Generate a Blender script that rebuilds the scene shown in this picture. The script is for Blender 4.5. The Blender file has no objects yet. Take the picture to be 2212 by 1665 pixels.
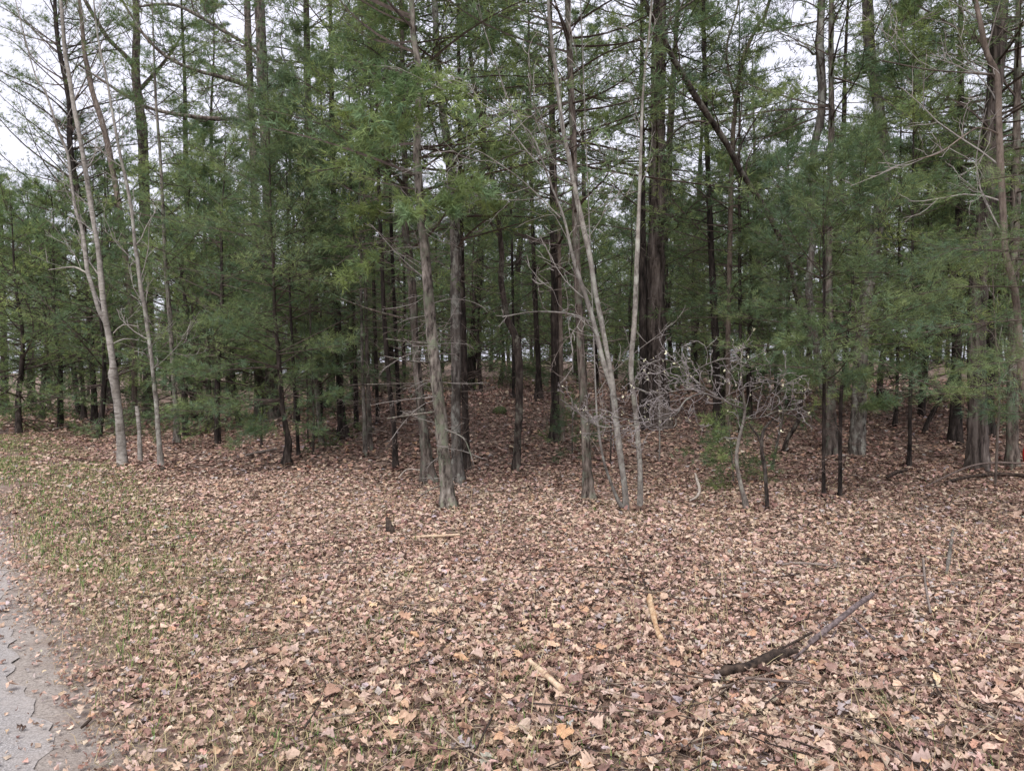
import bpy, math
import numpy as np
from mathutils import Vector

# ------------------------------------------------------------------ camera, sky, sun, exposure
scn = bpy.context.scene
FPX, CX, CY, HOR = 1671.0, 1106.0, 832.5, 800.0      # focal length and horizon in the photo's 2212 px grid
CAMZ = 1.6
PITCH = math.atan((CY - HOR) / FPX)
cam_d = bpy.data.cameras.new('camera')
cam_d.sensor_fit = 'HORIZONTAL'
cam_d.angle = 2 * math.atan(CX / FPX)
cam_d.clip_start, cam_d.clip_end = 0.05, 2000
cam = bpy.data.objects.new('camera', cam_d)
cam.location = (0, 0, CAMZ)
cam.rotation_euler = (math.pi / 2 - PITCH, 0, 0)
scn.collection.objects.link(cam)
scn.camera = cam

SUN_EL, SUN_AZ = math.radians(57), math.radians(196)   # behind the camera, slightly left; soft through cloud
w = bpy.data.worlds.new('World'); scn.world = w; w.use_nodes = True
nt = w.node_tree; nt.nodes.clear()
out = nt.nodes.new('ShaderNodeOutputWorld'); bg = nt.nodes.new('ShaderNodeBackground')
sky = nt.nodes.new('ShaderNodeTexSky'); sky.sky_type = 'NISHITA'; sky.sun_disc = False
sky.sun_elevation, sky.sun_rotation = SUN_EL, SUN_AZ
sky.dust_density = 4.0
hs = nt.nodes.new('ShaderNodeHueSaturation'); hs.inputs['Saturation'].default_value = 0.25
mx = nt.nodes.new('ShaderNodeMix'); mx.data_type = 'RGBA'; mx.inputs[0].default_value = 0.8
mx.inputs[7].default_value = (4.9, 4.9, 5.75, 1)        # the even layer of cloud
nt.links.new(sky.outputs[0], hs.inputs['Color']); nt.links.new(hs.outputs[0], mx.inputs[6])
tc = nt.nodes.new('ShaderNodeTexCoord'); cn = nt.nodes.new('ShaderNodeTexNoise'); cn.inputs['Scale'].default_value = 3.0; cn.inputs['Detail'].default_value = 5
cm_ = nt.nodes.new('ShaderNodeMapRange'); cm_.inputs[1].default_value = 0.3; cm_.inputs[2].default_value = 0.7; cm_.inputs[3].default_value = 0.88; cm_.inputs[4].default_value = 1.10
nt.links.new(tc.outputs['Generated'], cn.inputs['Vector']); nt.links.new(cn.outputs['Fac'], cm_.inputs[0])
vm = nt.nodes.new('ShaderNodeVectorMath'); vm.operation = 'SCALE'; nt.links.new(mx.outputs[2], vm.inputs[0]); nt.links.new(cm_.outputs[0], vm.inputs['Scale'])
nt.links.new(vm.outputs[0], bg.inputs[0]); bg.inputs[1].default_value = 0.10
nt.links.new(bg.outputs[0], out.inputs[0])

sd = bpy.data.lights.new('sun', 'SUN'); sd.energy = 1.5; sd.angle = math.radians(40); sd.color = (1, 0.965, 0.94)
so = bpy.data.objects.new('sun', sd); scn.collection.objects.link(so)
sdir = Vector((math.sin(SUN_AZ) * math.cos(SUN_EL), math.cos(SUN_AZ) * math.cos(SUN_EL), math.sin(SUN_EL)))
so.rotation_euler = sdir.to_track_quat('Z', 'Y').to_euler(); so.location = (0, -5, 20)

vs = scn.view_settings
vs.view_transform = 'Standard'; vs.look = 'None'; vs.gamma = 1; vs.use_curve_mapping = False
vs.exposure = 1.3
cy = scn.cycles
cy.max_bounces = 5; cy.diffuse_bounces = 3; cy.glossy_bounces = 1; cy.transmission_bounces = 2; cy.transparent_max_bounces = 4
cy.caustics_reflective = cy.caustics_refractive = False

# ------------------------------------------------------------------ helpers: mesh building
COL = scn.collection
R = np.random.RandomState

class MB:
    """collects triangles and quads, builds ONE mesh"""
    def __init__(s): s.v = []; s.f = []; s.c = []; s.n = 0
    def add(s, v, f, mat=0, col=None):
        v = np.asarray(v, float).reshape(-1, 3); f = np.asarray(f, np.int64)
        s.v.append(v); s.f.append((f + s.n, mat)); s.n += len(v)
        if col is None: col = np.full((len(v), 3), 0.5)
        s.c.append(np.broadcast_to(np.asarray(col, float), (len(v), 3)))
    def mesh(s, name, mats, origin=(0, 0, 0), smooth=True):
        me = bpy.data.meshes.new(name)
        v = np.concatenate(s.v) - np.asarray(origin, float)
        me.vertices.add(len(v)); me.vertices.foreach_set('co', v.astype(np.float32).ravel())
        nl = sum(f.size for f, _ in s.f); nf = sum(len(f) for f, _ in s.f)
        me.loops.add(nl); me.polygons.add(nf)
        me.loops.foreach_set('vertex_index', np.concatenate([f.ravel() for f, _ in s.f]).astype(np.int32))
        tot = np.concatenate([np.full(len(f), f.shape[1]) for f, _ in s.f])
        st = np.concatenate([[0], np.cumsum(tot)[:-1]])
        me.polygons.foreach_set('loop_start', st.astype(np.int32))
        me.polygons.foreach_set('material_index', np.concatenate([np.full(len(f), m) for f, m in s.f]).astype(np.int32))
        me.polygons.foreach_set('use_smooth', np.full(nf, smooth))
        a = me.attributes.new('col', 'FLOAT_COLOR', 'POINT')
        c = np.concatenate(s.c); a.data.foreach_set('color', np.c_[c, np.ones(len(c))].astype(np.float32).ravel())
        for m in mats: me.materials.append(m)
        me.update(calc_edges=True)
        return me

def link(name, me, parent=None, loc=None):
    o = bpy.data.objects.new(name, me); COL.objects.link(o)
    if parent is not None: o.parent = parent
    if loc is not None: o.location = loc
    return o
def tag(o, label=None, cat=None, group=None, kind=None):
    for k, x in (('label', label), ('category', cat), ('group', group), ('kind', kind)):
        if x: o[k] = x
    return o
def thing(name, base, label, cat, group=None):
    o = link(name, None, loc=base); o.empty_display_size = 0.2
    return tag(o, label, cat, group)

def nrm(a): return a / np.maximum(np.linalg.norm(a, axis=-1, keepdims=True), 1e-9)

def tubes(mb, P, Rr, sides=4, mat=0, col=None, jit=None):
    """batch of tubes: P (N,K,3), Rr (N,K)"""
    P = np.asarray(P, float); Rr = np.asarray(Rr, float)
    N, K, _ = P.shape
    T = nrm(np.gradient(P, axis=1))
    ref = np.where((np.abs(nrm(P[:, -1] - P[:, 0])[:, 2:3]) > 0.8), [[1., 0.05, 0]], [[0, 0.05, 1.]])[:, None, :]
    A = nrm(np.cross(T, np.broadcast_to(ref, T.shape))); B = np.cross(T, A)
    th = np.arange(sides) * 2 * np.pi / sides
    rr = Rr[..., None] * (1 if jit is None else jit)
    V = P[:, :, None, :] + (np.cos(th)[None, None, :, None] * A[:, :, None, :] + np.sin(th)[None, None, :, None] * B[:, :, None, :]) * np.broadcast_to(rr, (N, K, sides))[..., None]
    n, k, s_ = np.meshgrid(np.arange(N), np.arange(K - 1), np.arange(sides), indexing='ij')
    b = (n * K + k) * sides
    F = np.stack([b + s_, b + (s_ + 1) % sides, b + sides + (s_ + 1) % sides, b + sides + s_], -1).reshape(-1, 4)
    if col is not None: col = np.repeat(np.asarray(col, float).reshape(N, 1, 3), K * sides, 1).reshape(-1, 3)
    mb.add(V.reshape(-1, 3), F, mat, col)

def spline(pts, step):
    """Catmull-Rom through rows of pts (any number of columns, first three are xyz)"""
    p = np.asarray(pts, float)
    q = np.vstack([2 * p[0] - p[1], p, 2 * p[-1] - p[-2]])
    o = []
    for i in range(1, len(q) - 2):
        n = max(2, int(np.linalg.norm(q[i + 1, :3] - q[i, :3]) / step) + 1)
        t = np.linspace(0, 1, n, endpoint=False)[:, None]
        a, b, c, d = q[i - 1], q[i], q[i + 1], q[i + 2]
        o.append(0.5 * (2 * b + (c - a) * t + (2 * a - 5 * b + 4 * c - d) * t**2 + (3 * b - a - 3 * c + d) * t**3))
    o.append(p[-1:]); return np.vstack(o)

def resample(p, K):
    s = np.r_[0, np.cumsum(np.linalg.norm(np.diff(p[:, :3], axis=0), axis=1))]
    t = np.linspace(0, s[-1], K)
    return np.stack([np.interp(t, s, p[:, j]) for j in range(p.shape[1])], 1)

# ------------------------------------------------------------------ the lie of the land
def sst(a, b, x):
    t = np.clip((x - a) / (b - a), 0, 1); return t * t * (3 - 2 * t)
def verge(x, y): return 0.8 * x + 0.6 * y          # metres from the road's line; the edge is at about 0.43
def gh(x, y):
    x = np.asarray(x, float); y = np.asarray(y, float)
    m = 0.90 * sst(10.5, 19.5, y + 0.12 * x) * sst(-8.5, -1.5, x + 0.15 * (y - 14)) 
    m = m + 1.45 * sst(23, 62, y) * sst(4, 14, verge(x, y)) * sst(-30, -8, x - 0.1 * y + 8)
    u = sst(0.8, 3.0, verge(x, y))
    b = 0.022 * (np.sin(2.1 * x + 0.7 * y) + np.sin(1.3 * y - 1.7 * x + 1) + 0.7 * np.sin(4.3 * x + 1.1) * np.sin(3.7 * y)) + 0.05 * np.sin(0.5 * x + 2) * np.sin(0.43 * y)
    return m + u * b
def ray(px, py):
    d = np.array([(px - CX) / FPX, 1.0, -(py - CY) / FPX])
    c, s = math.cos(PITCH), math.sin(PITCH)
    return np.array([d[0], d[1] * c + d[2] * s, -d[1] * s + d[2] * c])
def on_ground(px, py):
    d = ray(px, py); t = np.linspace(1.5, 70, 6000)
    z = CAMZ + d[2] * t; g = gh(d[0] * t, d[1] * t)
    i = np.argmax(z < g); i = i if z[i] < g[i] else len(t) - 1
    return np.array([d[0] * t[i], d[1] * t[i], g[i]])
def at(px, py, y):
    d = ray(px, py); return np.array([d[0], d[1], d[2]]) * (y / d[1]) + [0, 0, CAMZ]

# ------------------------------------------------------------------ materials
def mat(name):
    m = bpy.data.materials.new(name); m.use_nodes = True
    t = m.node_tree; b = t.nodes['Principled BSDF']; b.inputs['Roughness'].default_value = 0.85
    b.inputs['Specular IOR Level'].default_value = 0.2
    return m, t, b
def N(t, kind, **kw):
    n = t.nodes.new(kind)
    for k, v in kw.items():
        if k in n.inputs.keys(): n.inputs[k].default_value = v
        else: setattr(n, k, v)
    return n
def ramp(t, fac, stops):
    r = t.nodes.new('ShaderNodeValToRGB'); e = r.color_ramp.elements
    while len(e) < len(stops): e.new(0.5)
    for i, (p, c) in enumerate(stops): e[i].position = p; e[i].color = (*c, 1)
    if fac is not None: t.links.new(fac, r.inputs[0])
    return r
def mixc(t, fac, a, b, mode='MIX'):
    m = t.nodes.new('ShaderNodeMix'); m.data_type = 'RGBA'; m.blend_type = mode
    for i, x in ((0, fac), (6, a), (7, b)):
        if hasattr(x, 'is_linked'): t.links.new(x, m.inputs[i])
        elif i == 0: m.inputs[0].default_value = x
        else: m.inputs[i].default_value = (*x, 1)
    return m.outputs[2]
def coords(t, scale, kind='Object'):
    c = t.nodes.new('ShaderNodeTexCoord'); mp = t.nodes.new('ShaderNodeMapping'); mp.inputs['Scale'].default_value = scale
    t.links.new(c.outputs[kind], mp.inputs[0]); return mp.outputs[0]
def noise(t, vec, scale, detail=5, rough=0.6):
    n = N(t, 'ShaderNodeTexNoise', Scale=scale, Detail=detail, Roughness=rough); t.links.new(vec, n.inputs['Vector']); return n.outputs['Fac']

def bark(name, stops, lichen=None, sc=(19, 19, 4.2), bump=1.0, rings=None):
    m, t, b = mat(name)
    v = coords(t, sc); f = noise(t, v, 1.0, 7, 0.65)
    c = ramp(t, f, stops).outputs[0]
    if lichen:
        l = noise(t, coords(t, (9, 9, 6)), 1.0, 6, 0.7)
        c = mixc(t, ramp(t, l, [(0.5, (0, 0, 0)), (0.62, (1, 1, 1))]).outputs[0], c, lichen)
    if rings:                                             # dark sideways marks of smooth bark
        l = noise(t, coords(t, (5, 5, 46)), 1.0, 3, 0.5)
        c = mixc(t, ramp(t, l, [(0.6, (0, 0, 0)), (0.68, (1, 1, 1))]).outputs[0], c, rings)
        l = noise(t, coords(t, (2.2, 2.2, 2.6)), 1.0, 2, 0.5)
        c = mixc(t, ramp(t, l, [(0.6, (0, 0, 0)), (0.72, (0.6, 0.6, 0.6))]).outputs[0], c, rings)
    st_ = noise(t, coords(t, (2.6, 2.6, 1.1)), 1.0, 4, 0.6)
    c = mixc(t, 1.0, c, ramp(t, st_, [(0.36, (0.55, 0.53, 0.5)), (0.5, (0.95, 0.95, 0.95)), (0.66, (1.25, 1.25, 1.22))]).outputs[0], 'MULTIPLY')
    oi = t.nodes.new('ShaderNodeObjectInfo')
    c = mixc(t, 1.0, c, ramp(t, oi.outputs['Random'], [(0, (0.8, 0.8, 0.8)), (1, (1.15, 1.12, 1.08))]).outputs[0], 'MULTIPLY')
    t.links.new(c, b.inputs['Base Color'])
    bp = N(t, 'ShaderNodeBump', Strength=bump, Distance=0.03); t.links.new(f, bp.inputs['Height']); t.links.new(bp.outputs[0], b.inputs['Normal'])
    b.inputs['Roughness'].default_value = 0.9
    return m
M = {}
M['pine'] = bark('bark_pine', [(0.36, (0.020, 0.016, 0.014)), (0.5, (0.105, 0.085, 0.073)), (0.66, (0.24, 0.205, 0.18))], (0.15, 0.16, 0.125))
M['pine_grey'] = bark('bark_pine_grey', [(0.36, (0.028, 0.024, 0.021)), (0.48, (0.125, 0.108, 0.095)), (0.65, (0.28, 0.255, 0.228))], (0.15, 0.165, 0.12), sc=(20, 20, 7))
M['pine_dark'] = bark('bark_pine_dark', [(0.36, (0.010, 0.008, 0.007)), (0.54, (0.042, 0.033, 0.029)), (0.72, (0.105, 0.088, 0.076))])
M['furrow'] = bark('bark_furrowed', [(0.38, (0.018, 0.014, 0.012)), (0.5, (0.085, 0.068, 0.060)), (0.68, (0.20, 0.172, 0.155))], sc=(15, 15, 1.5), bump=1.0)
M['mottle'] = bark('bark_mottled', [(0.34, (0.02, 0.017, 0.015)), (0.5, (0.10, 0.086, 0.076)), (0.68, (0.23, 0.208, 0.186))], (0.26, 0.26, 0.23), sc=(16, 16, 3.2))
M['birch'] = bark('bark_pale', [(0.3, (0.15, 0.135, 0.118)), (0.5, (0.30, 0.278, 0.25)), (0.8, (0.46, 0.435, 0.40))], sc=(14, 14, 22), bump=0.35, rings=(0.12, 0.10, 0.085))
M['grey'] = bark('bark_grey', [(0.3, (0.085, 0.077, 0.068)), (0.5, (0.20, 0.185, 0.168)), (0.8, (0.32, 0.30, 0.278))], (0.31, 0.315, 0.28), sc=(20, 20, 12), bump=0.4)
M['brown'] = bark('bark_brown', [(0.3, (0.06, 0.046, 0.039)), (0.5, (0.155, 0.125, 0.105)), (0.8, (0.26, 0.22, 0.19))], sc=(26, 26, 8), bump=0.6)
M['shrub'] = bark('bark_shrub', [(0.3, (0.05, 0.043, 0.038)), (0.5, (0.13, 0.115, 0.105)), (0.8, (0.24, 0.22, 0.20))], (0.22, 0.22, 0.19), sc=(26, 26, 12), bump=0.5)
M['oak'] = bark('bark_oak', [(0.36, (0.014, 0.011, 0.010)), (0.54, (0.058, 0.046, 0.040)), (0.75, (0.15, 0.125, 0.11))], (0.15, 0.145, 0.12), sc=(17, 17, 4))
def plain(name, c1, c2, sc=20, rough=0.9):
    m, t, b = mat(name); f = noise(t, coords(t, (sc,) * 3), 1.0, 5)
    t.links.new(ramp(t, f, [(0.35, c1), (0.65, c2)]).outputs[0], b.inputs['Base Color']); b.inputs['Roughness'].default_value = rough
    bp = N(t, 'ShaderNodeBump', Strength=0.5, Distance=0.02); t.links.new(f, bp.inputs['Height']); t.links.new(bp.outputs[0], b.inputs['Normal'])
    return m
M['twig_dark'] = plain('twig_dark', (0.05, 0.038, 0.032), (0.11, 0.085, 0.07))
M['twig_dead'] = plain('twig_dead', (0.13, 0.105, 0.09), (0.24, 0.20, 0.175))
M['twig_pale'] = plain('twig_pale', (0.19, 0.168, 0.148), (0.31, 0.285, 0.26))
M['twig_brown'] = plain('twig_brown', (0.09, 0.065, 0.055), (0.18, 0.14, 0.12))
M['twig_shrub'] = plain('twig_shrub', (0.18, 0.157, 0.15), (0.34, 0.308, 0.298))
M['rot'] = plain('rotten_wood', (0.012, 0.009, 0.008), (0.085, 0.06, 0.045), 22)
M['tan_wood'] = plain('tan_wood', (0.36, 0.25, 0.16), (0.58, 0.45, 0.32), 22)
M['orange_wood'] = plain('orange_wood', (0.30, 0.165, 0.085), (0.58, 0.445, 0.29), 26)
M['pale_wood'] = plain('pale_wood', (0.24, 0.20, 0.165), (0.50, 0.44, 0.38), 26)
M['log_bark'] = plain('log_bark', (0.06, 0.046, 0.044), (0.19, 0.15, 0.145), 40)
M['moss'] = plain('moss', (0.035, 0.045, 0.018), (0.10, 0.115, 0.05), 40)
M['stone'] = plain('stone', (0.28, 0.22, 0.16), (0.45, 0.37, 0.28), 25)
M['red'] = plain('red_paint', (0.38, 0.015, 0.012), (0.5, 0.025, 0.018), 5, 0.5)

def attr_mat(name, transl=0.0, rand=0.0, nscale=0):
    m, t, b = mat(name)
    a = N(t, 'ShaderNodeAttribute', attribute_name='col'); c = a.outputs['Color']
    if rand:
        oi = t.nodes.new('ShaderNodeObjectInfo')
        c = mixc(t, 1.0, c, ramp(t, oi.outputs['Random'], [(0, (1 - rand, 1 - rand, 1 - rand * 0.7)), (0.5, (1, 1, 1)), (1, (1 + rand, 1 + rand * 0.8, 1))]).outputs[0], 'MULTIPLY')
    if nscale:
        f = noise(t, coords(t, (nscale,) * 3), 1.0, 3)
        c = mixc(t, 1.0, c, ramp(t, f, [(0.3, (0.72, 0.70, 0.68)), (0.7, (1.2, 1.2, 1.2))]).outputs[0], 'MULTIPLY')
    t.links.new(c, b.inputs['Base Color'])
    if transl:
        tr = N(t, 'ShaderNodeBsdfTranslucent'); t.links.new(c, tr.inputs[0])
        ms = N(t, 'ShaderNodeMixShader'); ms.inputs[0].default_value = transl
        t.links.new(b.outputs[0], ms.inputs[1]); t.links.new(tr.outputs[0], ms.inputs[2])
        t.links.new(ms.outputs[0], t.nodes['Material Output'].inputs[0])
    return m
M['needle'] = attr_mat('pine_needles', 0.36, 0.2)
M['leaf'] = attr_mat('dry_leaf', 0.12, 0.0, 60)
M['leaf_one'] = attr_mat('dry_leaf_single', 0.12, 0.28, 60)
M['grass'] = attr_mat('grass_blade', 0.25)
M['bud'] = plain('opening_bud', (0.45, 0.44, 0.28), (0.68, 0.66, 0.48))

# ground: soil and crumbled litter, sand beside the road
m, t, b = mat('forest_floor'); M['ground'] = m
v = coords(t, (1, 1, 1))
f1 = noise(t, v, 26, 8, 0.7); f2 = noise(t, v, 1.1, 4)
c = ramp(t, f1, [(0.3, (0.05, 0.036, 0.028)), (0.46, (0.17, 0.12, 0.095)), (0.58, (0.30, 0.215, 0.17)), (0.72, (0.43, 0.33, 0.27))]).outputs[0]
c = mixc(t, 0.5, c, ramp(t, f2, [(0.3, (0.6, 0.6, 0.6)), (0.7, (1.1, 1.05, 1))]).outputs[0], 'MULTIPLY')
dot = N(t, 'ShaderNodeVectorMath', operation='DOT_PRODUCT'); dot.inputs[1].default_value = (0.8, 0.6, 0)
t.links.new(v, dot.inputs[0])
ad = N(t, 'ShaderNodeMath', operation='ADD'); t.links.new(dot.outputs['Value'], ad.inputs[0])
ms = N(t, 'ShaderNodeMath', operation='MULTIPLY_ADD'); ms.inputs[1].default_value = 0.9; ms.inputs[2].default_value = -0.45
t.links.new(noise(t, v, 3.5, 6), ms.inputs[0]); t.links.new(ms.outputs[0], ad.inputs[1])
sand = ramp(t, noise(t, v, 60, 6, 0.8), [(0.3, (0.17, 0.145, 0.125)), (0.7, (0.50, 0.44, 0.39))]).outputs[0]
mr = N(t, 'ShaderNodeMapRange'); mr.inputs[1].default_value = 0.42; mr.inputs[2].default_value = 0.85
t.links.new(ad.outputs[0], mr.inputs[0]); c = mixc(t, mr.outputs[0], sand, c)
t.links.new(c, b.inputs['Base Color'])
bp = N(t, 'ShaderNodeBump', Strength=1.0, Distance=0.03); t.links.new(f1, bp.inputs['Height']); t.links.new(bp.outputs[0], b.inputs['Normal'])

m, t, b = mat('asphalt'); M['road'] = m
v = coords(t, (1, 1, 1))
vo = N(t, 'ShaderNodeTexVoronoi', Scale=110); t.links.new(v, vo.inputs['Vector'])
f = noise(t, v, 130, 4, 0.8)
c = ramp(t, f, [(0.36, (0.06, 0.058, 0.06)), (0.5, (0.23, 0.222, 0.222)), (0.64, (0.55, 0.53, 0.515))]).outputs[0]
dot = N(t, 'ShaderNodeVectorMath', operation='DOT_PRODUCT'); dot.inputs[1].default_value = (0.8, 0.6, 0); t.links.new(v, dot.inputs[0])
ad = N(t, 'ShaderNodeMath', operation='ADD'); t.links.new(dot.outputs['Value'], ad.inputs[0])
ms = N(t, 'ShaderNodeMath', operation='MULTIPLY_ADD'); ms.inputs[1].default_value = 0.7; ms.inputs[2].default_value = -0.35
t.links.new(noise(t, v, 5, 7, 0.7), ms.inputs[0]); t.links.new(ms.outputs[0], ad.inputs[1])
mr = N(t, 'ShaderNodeMapRange'); mr.inputs[1].default_value = 0.0; mr.inputs[2].default_value = 0.5
t.links.new(ad.outputs[0], mr.inputs[0])
sand = ramp(t, noise(t, v, 70, 6, 0.8), [(0.3, (0.16, 0.14, 0.125)), (0.7, (0.50, 0.45, 0.41))]).outputs[0]
c = mixc(t, mr.outputs[0], c, sand)
t.links.new(c, b.inputs['Base Color'])
bp = N(t, 'ShaderNodeBump', Strength=0.8, Distance=0.006); t.links.new(f, bp.inputs['Height']); t.links.new(bp.outputs[0], b.inputs['Normal'])

# ------------------------------------------------------------------ ground and road
def axis_(lo, hi, step, far):
    n = np.geomspace(step * 3, far, 22)
    return np.r_[lo - n[::-1], np.arange(lo, hi + 1e-6, step), hi + n]
xs = axis_(-16, 18, 0.21, 400); ys = axis_(1.5, 27, 0.21, 400)
X, Y = np.meshgrid(xs, ys)
rg = R(1)
Z = gh(X, Y) + rg.normal(0, 0.006, X.shape) * (verge(X, Y) > 1.0) * (np.abs(X) < 18) * (Y < 27) * (Y > 1)
Z = np.where(verge(X, Y) < 0.33, Z - 0.010, Z)
mb = MB(); ny, nx = X.shape
i, j = np.meshgrid(np.arange(ny - 1), np.arange(nx - 1), indexing='ij'); b0 = i * nx + j
mb.add(np.stack([X, Y, Z], -1), np.stack([b0, b0 + 1, b0 + nx + 1, b0 + nx], -1).reshape(-1, 4))
ground = tag(link('ground', mb.mesh('ground', [M['ground']])), 'forest floor and roadside under dry leaves', kind='structure')

# road strip along (-0.6, 0.8), its crumbling edge uneven
mb = MB(); s = np.r_[np.linspace(-60, -6, 10), np.arange(-5, 22, 0.07), np.linspace(23, 120, 20)]
rr = R(2); e = np.zeros(len(s))
for fr, am in ((0.7, .04), (1.9, .035), (4.3, .035), (11, .022), (23, 0.018), (37, 0.012)): e += am * np.sin(fr * s + rr.uniform(0, 6))
offs = [0.36 + e, 0.18 + 0 * s, -0.6 + 0 * s, -2 + 0 * s, -5.2 + 0 * s]
V = np.stack([np.stack([0.8 * o - 0.6 * s, 0.6 * o + 0.8 * s, 0 * s + (0.002 if k == 0 else 0.012)], -1) for k, o in enumerate(offs)], 1)
n = len(offs); i, j = np.meshgrid(np.arange(len(s) - 1), np.arange(n - 1), indexing='ij'); b0 = i * n + j
mb.add(V.reshape(-1, 3), np.stack([b0, b0 + n, b0 + n + 1, b0 + 1], -1).reshape(-1, 4))
tag(link('road', mb.mesh('road', [M['road']])), 'worn grey asphalt road with a sandy crumbling edge', kind='structure')

# ------------------------------------------------------------------ leaf litter
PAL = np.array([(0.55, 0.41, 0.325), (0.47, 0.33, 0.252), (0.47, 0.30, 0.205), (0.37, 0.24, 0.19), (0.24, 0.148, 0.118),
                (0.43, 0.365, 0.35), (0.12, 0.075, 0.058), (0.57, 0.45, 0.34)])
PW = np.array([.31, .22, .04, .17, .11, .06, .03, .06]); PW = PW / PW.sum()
PW2 = np.array([.06, .12, .05, .26, .31, .03, .15, .02]); PW2 = PW2 / PW2.sum()  # browner leaves inside the wood, darkened further in place of canopy shade
ST = [(np.array([0, .10, .22, .32, .46, .56, .72, .82, 1.0]), np.array([.02, .09, .30, .13, .47, .19, .42, .17, 0.01])),   # deeply lobed oak
      (np.array([0, .12, .25, .36, .5, .6, .76, .86, 1.0]), np.array([.02, .16, .34, .24, .46, .34, .44, .26, 0.01])),     # shallow lobes
      (np.array([0, .15, .35, .6, .85, 1.0]), np.array([.02, .22, .36, .34, .18, 0.01]))]                                    # plain oval
STM = (np.array([0, .2, .34, .5, .62, .82, 1.0]), np.array([.03, .34, .16, .46, .2, .36, .02]))
STD = (np.array([0, .5, 1.0]), np.array([.04, .45, .04]))
STF = (np.array([0, .3, .65, 1.0]), np.array([.03, .36, .42, .02]))
def leaf_batch(mb, rng, pos, L, shape, pw, lift=1.0, flat=1.0, colours=None, rib=True):
    n = len(pos); m_ = 3 if rib else 2
    if not n: return
    tt, ww = shape; k = len(tt)
    W = L * rng.uniform(0.75, 1.15, n)
    curl = rng.normal(0.4, 0.9, n) * flat; bend = rng.normal(0.2, 0.9, n) * flat; tw = rng.normal(0, 0.5, n) * flat
    lw = ww[None] * rng.uniform(0.8, 1.2, (n, k)); rw = ww[None] * rng.uniform(0.8, 1.2, (n, k))
    y = (tt - 0.5)[None] * L[:, None]
    def row(side, wid):
        xx = side * wid * W[:, None]
        zz = (curl[:, None] * np.abs(xx) ** 1.5 * 2.4 + bend[:, None] * y * y * 4 + tw[:, None] * xx * (y / L[:, None]) * 2)
        zz += np.abs(side) * rng.normal(0, 0.006, (n, k)); xx = xx * rng.uniform(0.8, 1.15, (n, k))
        return np.stack([xx, y + np.abs(side) * 0.05 * L[:, None], zz], -1)
    V = np.stack([row(-1, lw), row(0, lw), row(1, rw)] if rib else [row(-1, lw), row(1, rw)], 2).reshape(n, k * m_, 3)
    yaw = rng.uniform(0, 2 * np.pi, n); px = rng.normal(0, 0.19, n) * lift; py = rng.normal(0, 0.19, n) * lift
    cx, sx, cy_, sy, cz, sz = np.cos(px), np.sin(px), np.cos(py), np.sin(py), np.cos(yaw), np.sin(yaw)
    x, yy, z = V[..., 0], V[..., 1], V[..., 2]
    yy, z = yy * cx[:, None] - z * sx[:, None], yy * sx[:, None] + z * cx[:, None]
    x, z = x * cy_[:, None] + z * sy[:, None], -x * sy[:, None] + z * cy_[:, None]
    x, yy = x * cz[:, None] - yy * sz[:, None], x * sz[:, None] + yy * cz[:, None]
    lowest = z.min(1); z = z - np.minimum(lowest, 0)[:, None] * 0.75
    V = np.stack([x, yy, z], -1) + pos[:, None, :]
    if colours is None:
        colours = PAL[rng.choice(len(PAL), n, p=pw)] * rng.uniform(0.78, 1.15, (n, 1)) * rng.normal(1, 0.04, (n, 3))
    C = np.repeat(colours[:, None, :], k * m_, 1) * np.tile([1.0, 0.88, 1.0] if rib else [1.0, 0.95], k)[None, :, None]
    f = []
    for a in range(k - 1):
        for c_ in range(m_ - 1): f.append((m_ * a + c_, m_ * a + c_ + 1, m_ * a + m_ + c_ + 1, m_ * a + m_ + c_))
    Fq = (np.array(f)[None] + (np.arange(n) * k * m_)[:, None, None]).reshape(-1, 4)
    mb.add(V.reshape(-1, 3), Fq, 0, C.reshape(-1, 3))

_G = R(5).uniform(0, 1, (64, 64))
def vnoise(x, y):
    xi = np.floor(x).astype(int); yi = np.floor(y).astype(int); u = x - xi; v = y - yi; u = u * u * (3 - 2 * u); v = v * v * (3 - 2 * v)
    g = lambda i, j: _G[i % 64, j % 64]
    return (g(xi, yi) * (1 - u) + g(xi + 1, yi) * u) * (1 - v) + (g(xi, yi + 1) * (1 - u) + g(xi + 1, yi + 1) * u) * v
def patchy(x, y, sc, ph):
    k = sc * 0.6
    return 0.55 * vnoise(x * k + ph * 7, y * k + ph * 3) + 0.3 * vnoise(x * k * 2.3 + ph, y * k * 2.3) + 0.15 * vnoise(x * k * 5 + ph, y * k * 5)
def scatter(rng, y0, y1, dens, margin=1.5):
    """points in the part of the ground the view can see, with some margin"""
    wmax = y1 * CX / FPX + margin
    n = int((y1 - y0) * 2 * wmax * dens)
    x = rng.uniform(-wmax, wmax, n); y = rng.uniform(y0, y1, n)
    k = np.abs(x) < y * CX / FPX + margin
    return x[k], y[k]
def leaf_keep(rng, x, y):
    v = verge(x, y) + 0.25 * np.sin(3 * x) + 0.2 * np.sin(5 * y + 1)
    p = 0.005 + 0.335 * sst(0.40, 0.92, v) + 0.66 * sst(0.9, 1.9, v)
    gb = sst(0.8, 1.1, v) * (1 - sst(1.7, 2.4, v)) * sst(4.5, 7, y)       # grassy verge beyond the bend of the road
    p = p * (1 - 0.38 * gb)
    p *= 0.62 + 0.7 * patchy(x, y, 2.3, 0.7)
    return rng.uniform(0, 1, len(x)) < p
rg = R(11); mb = MB()
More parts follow.
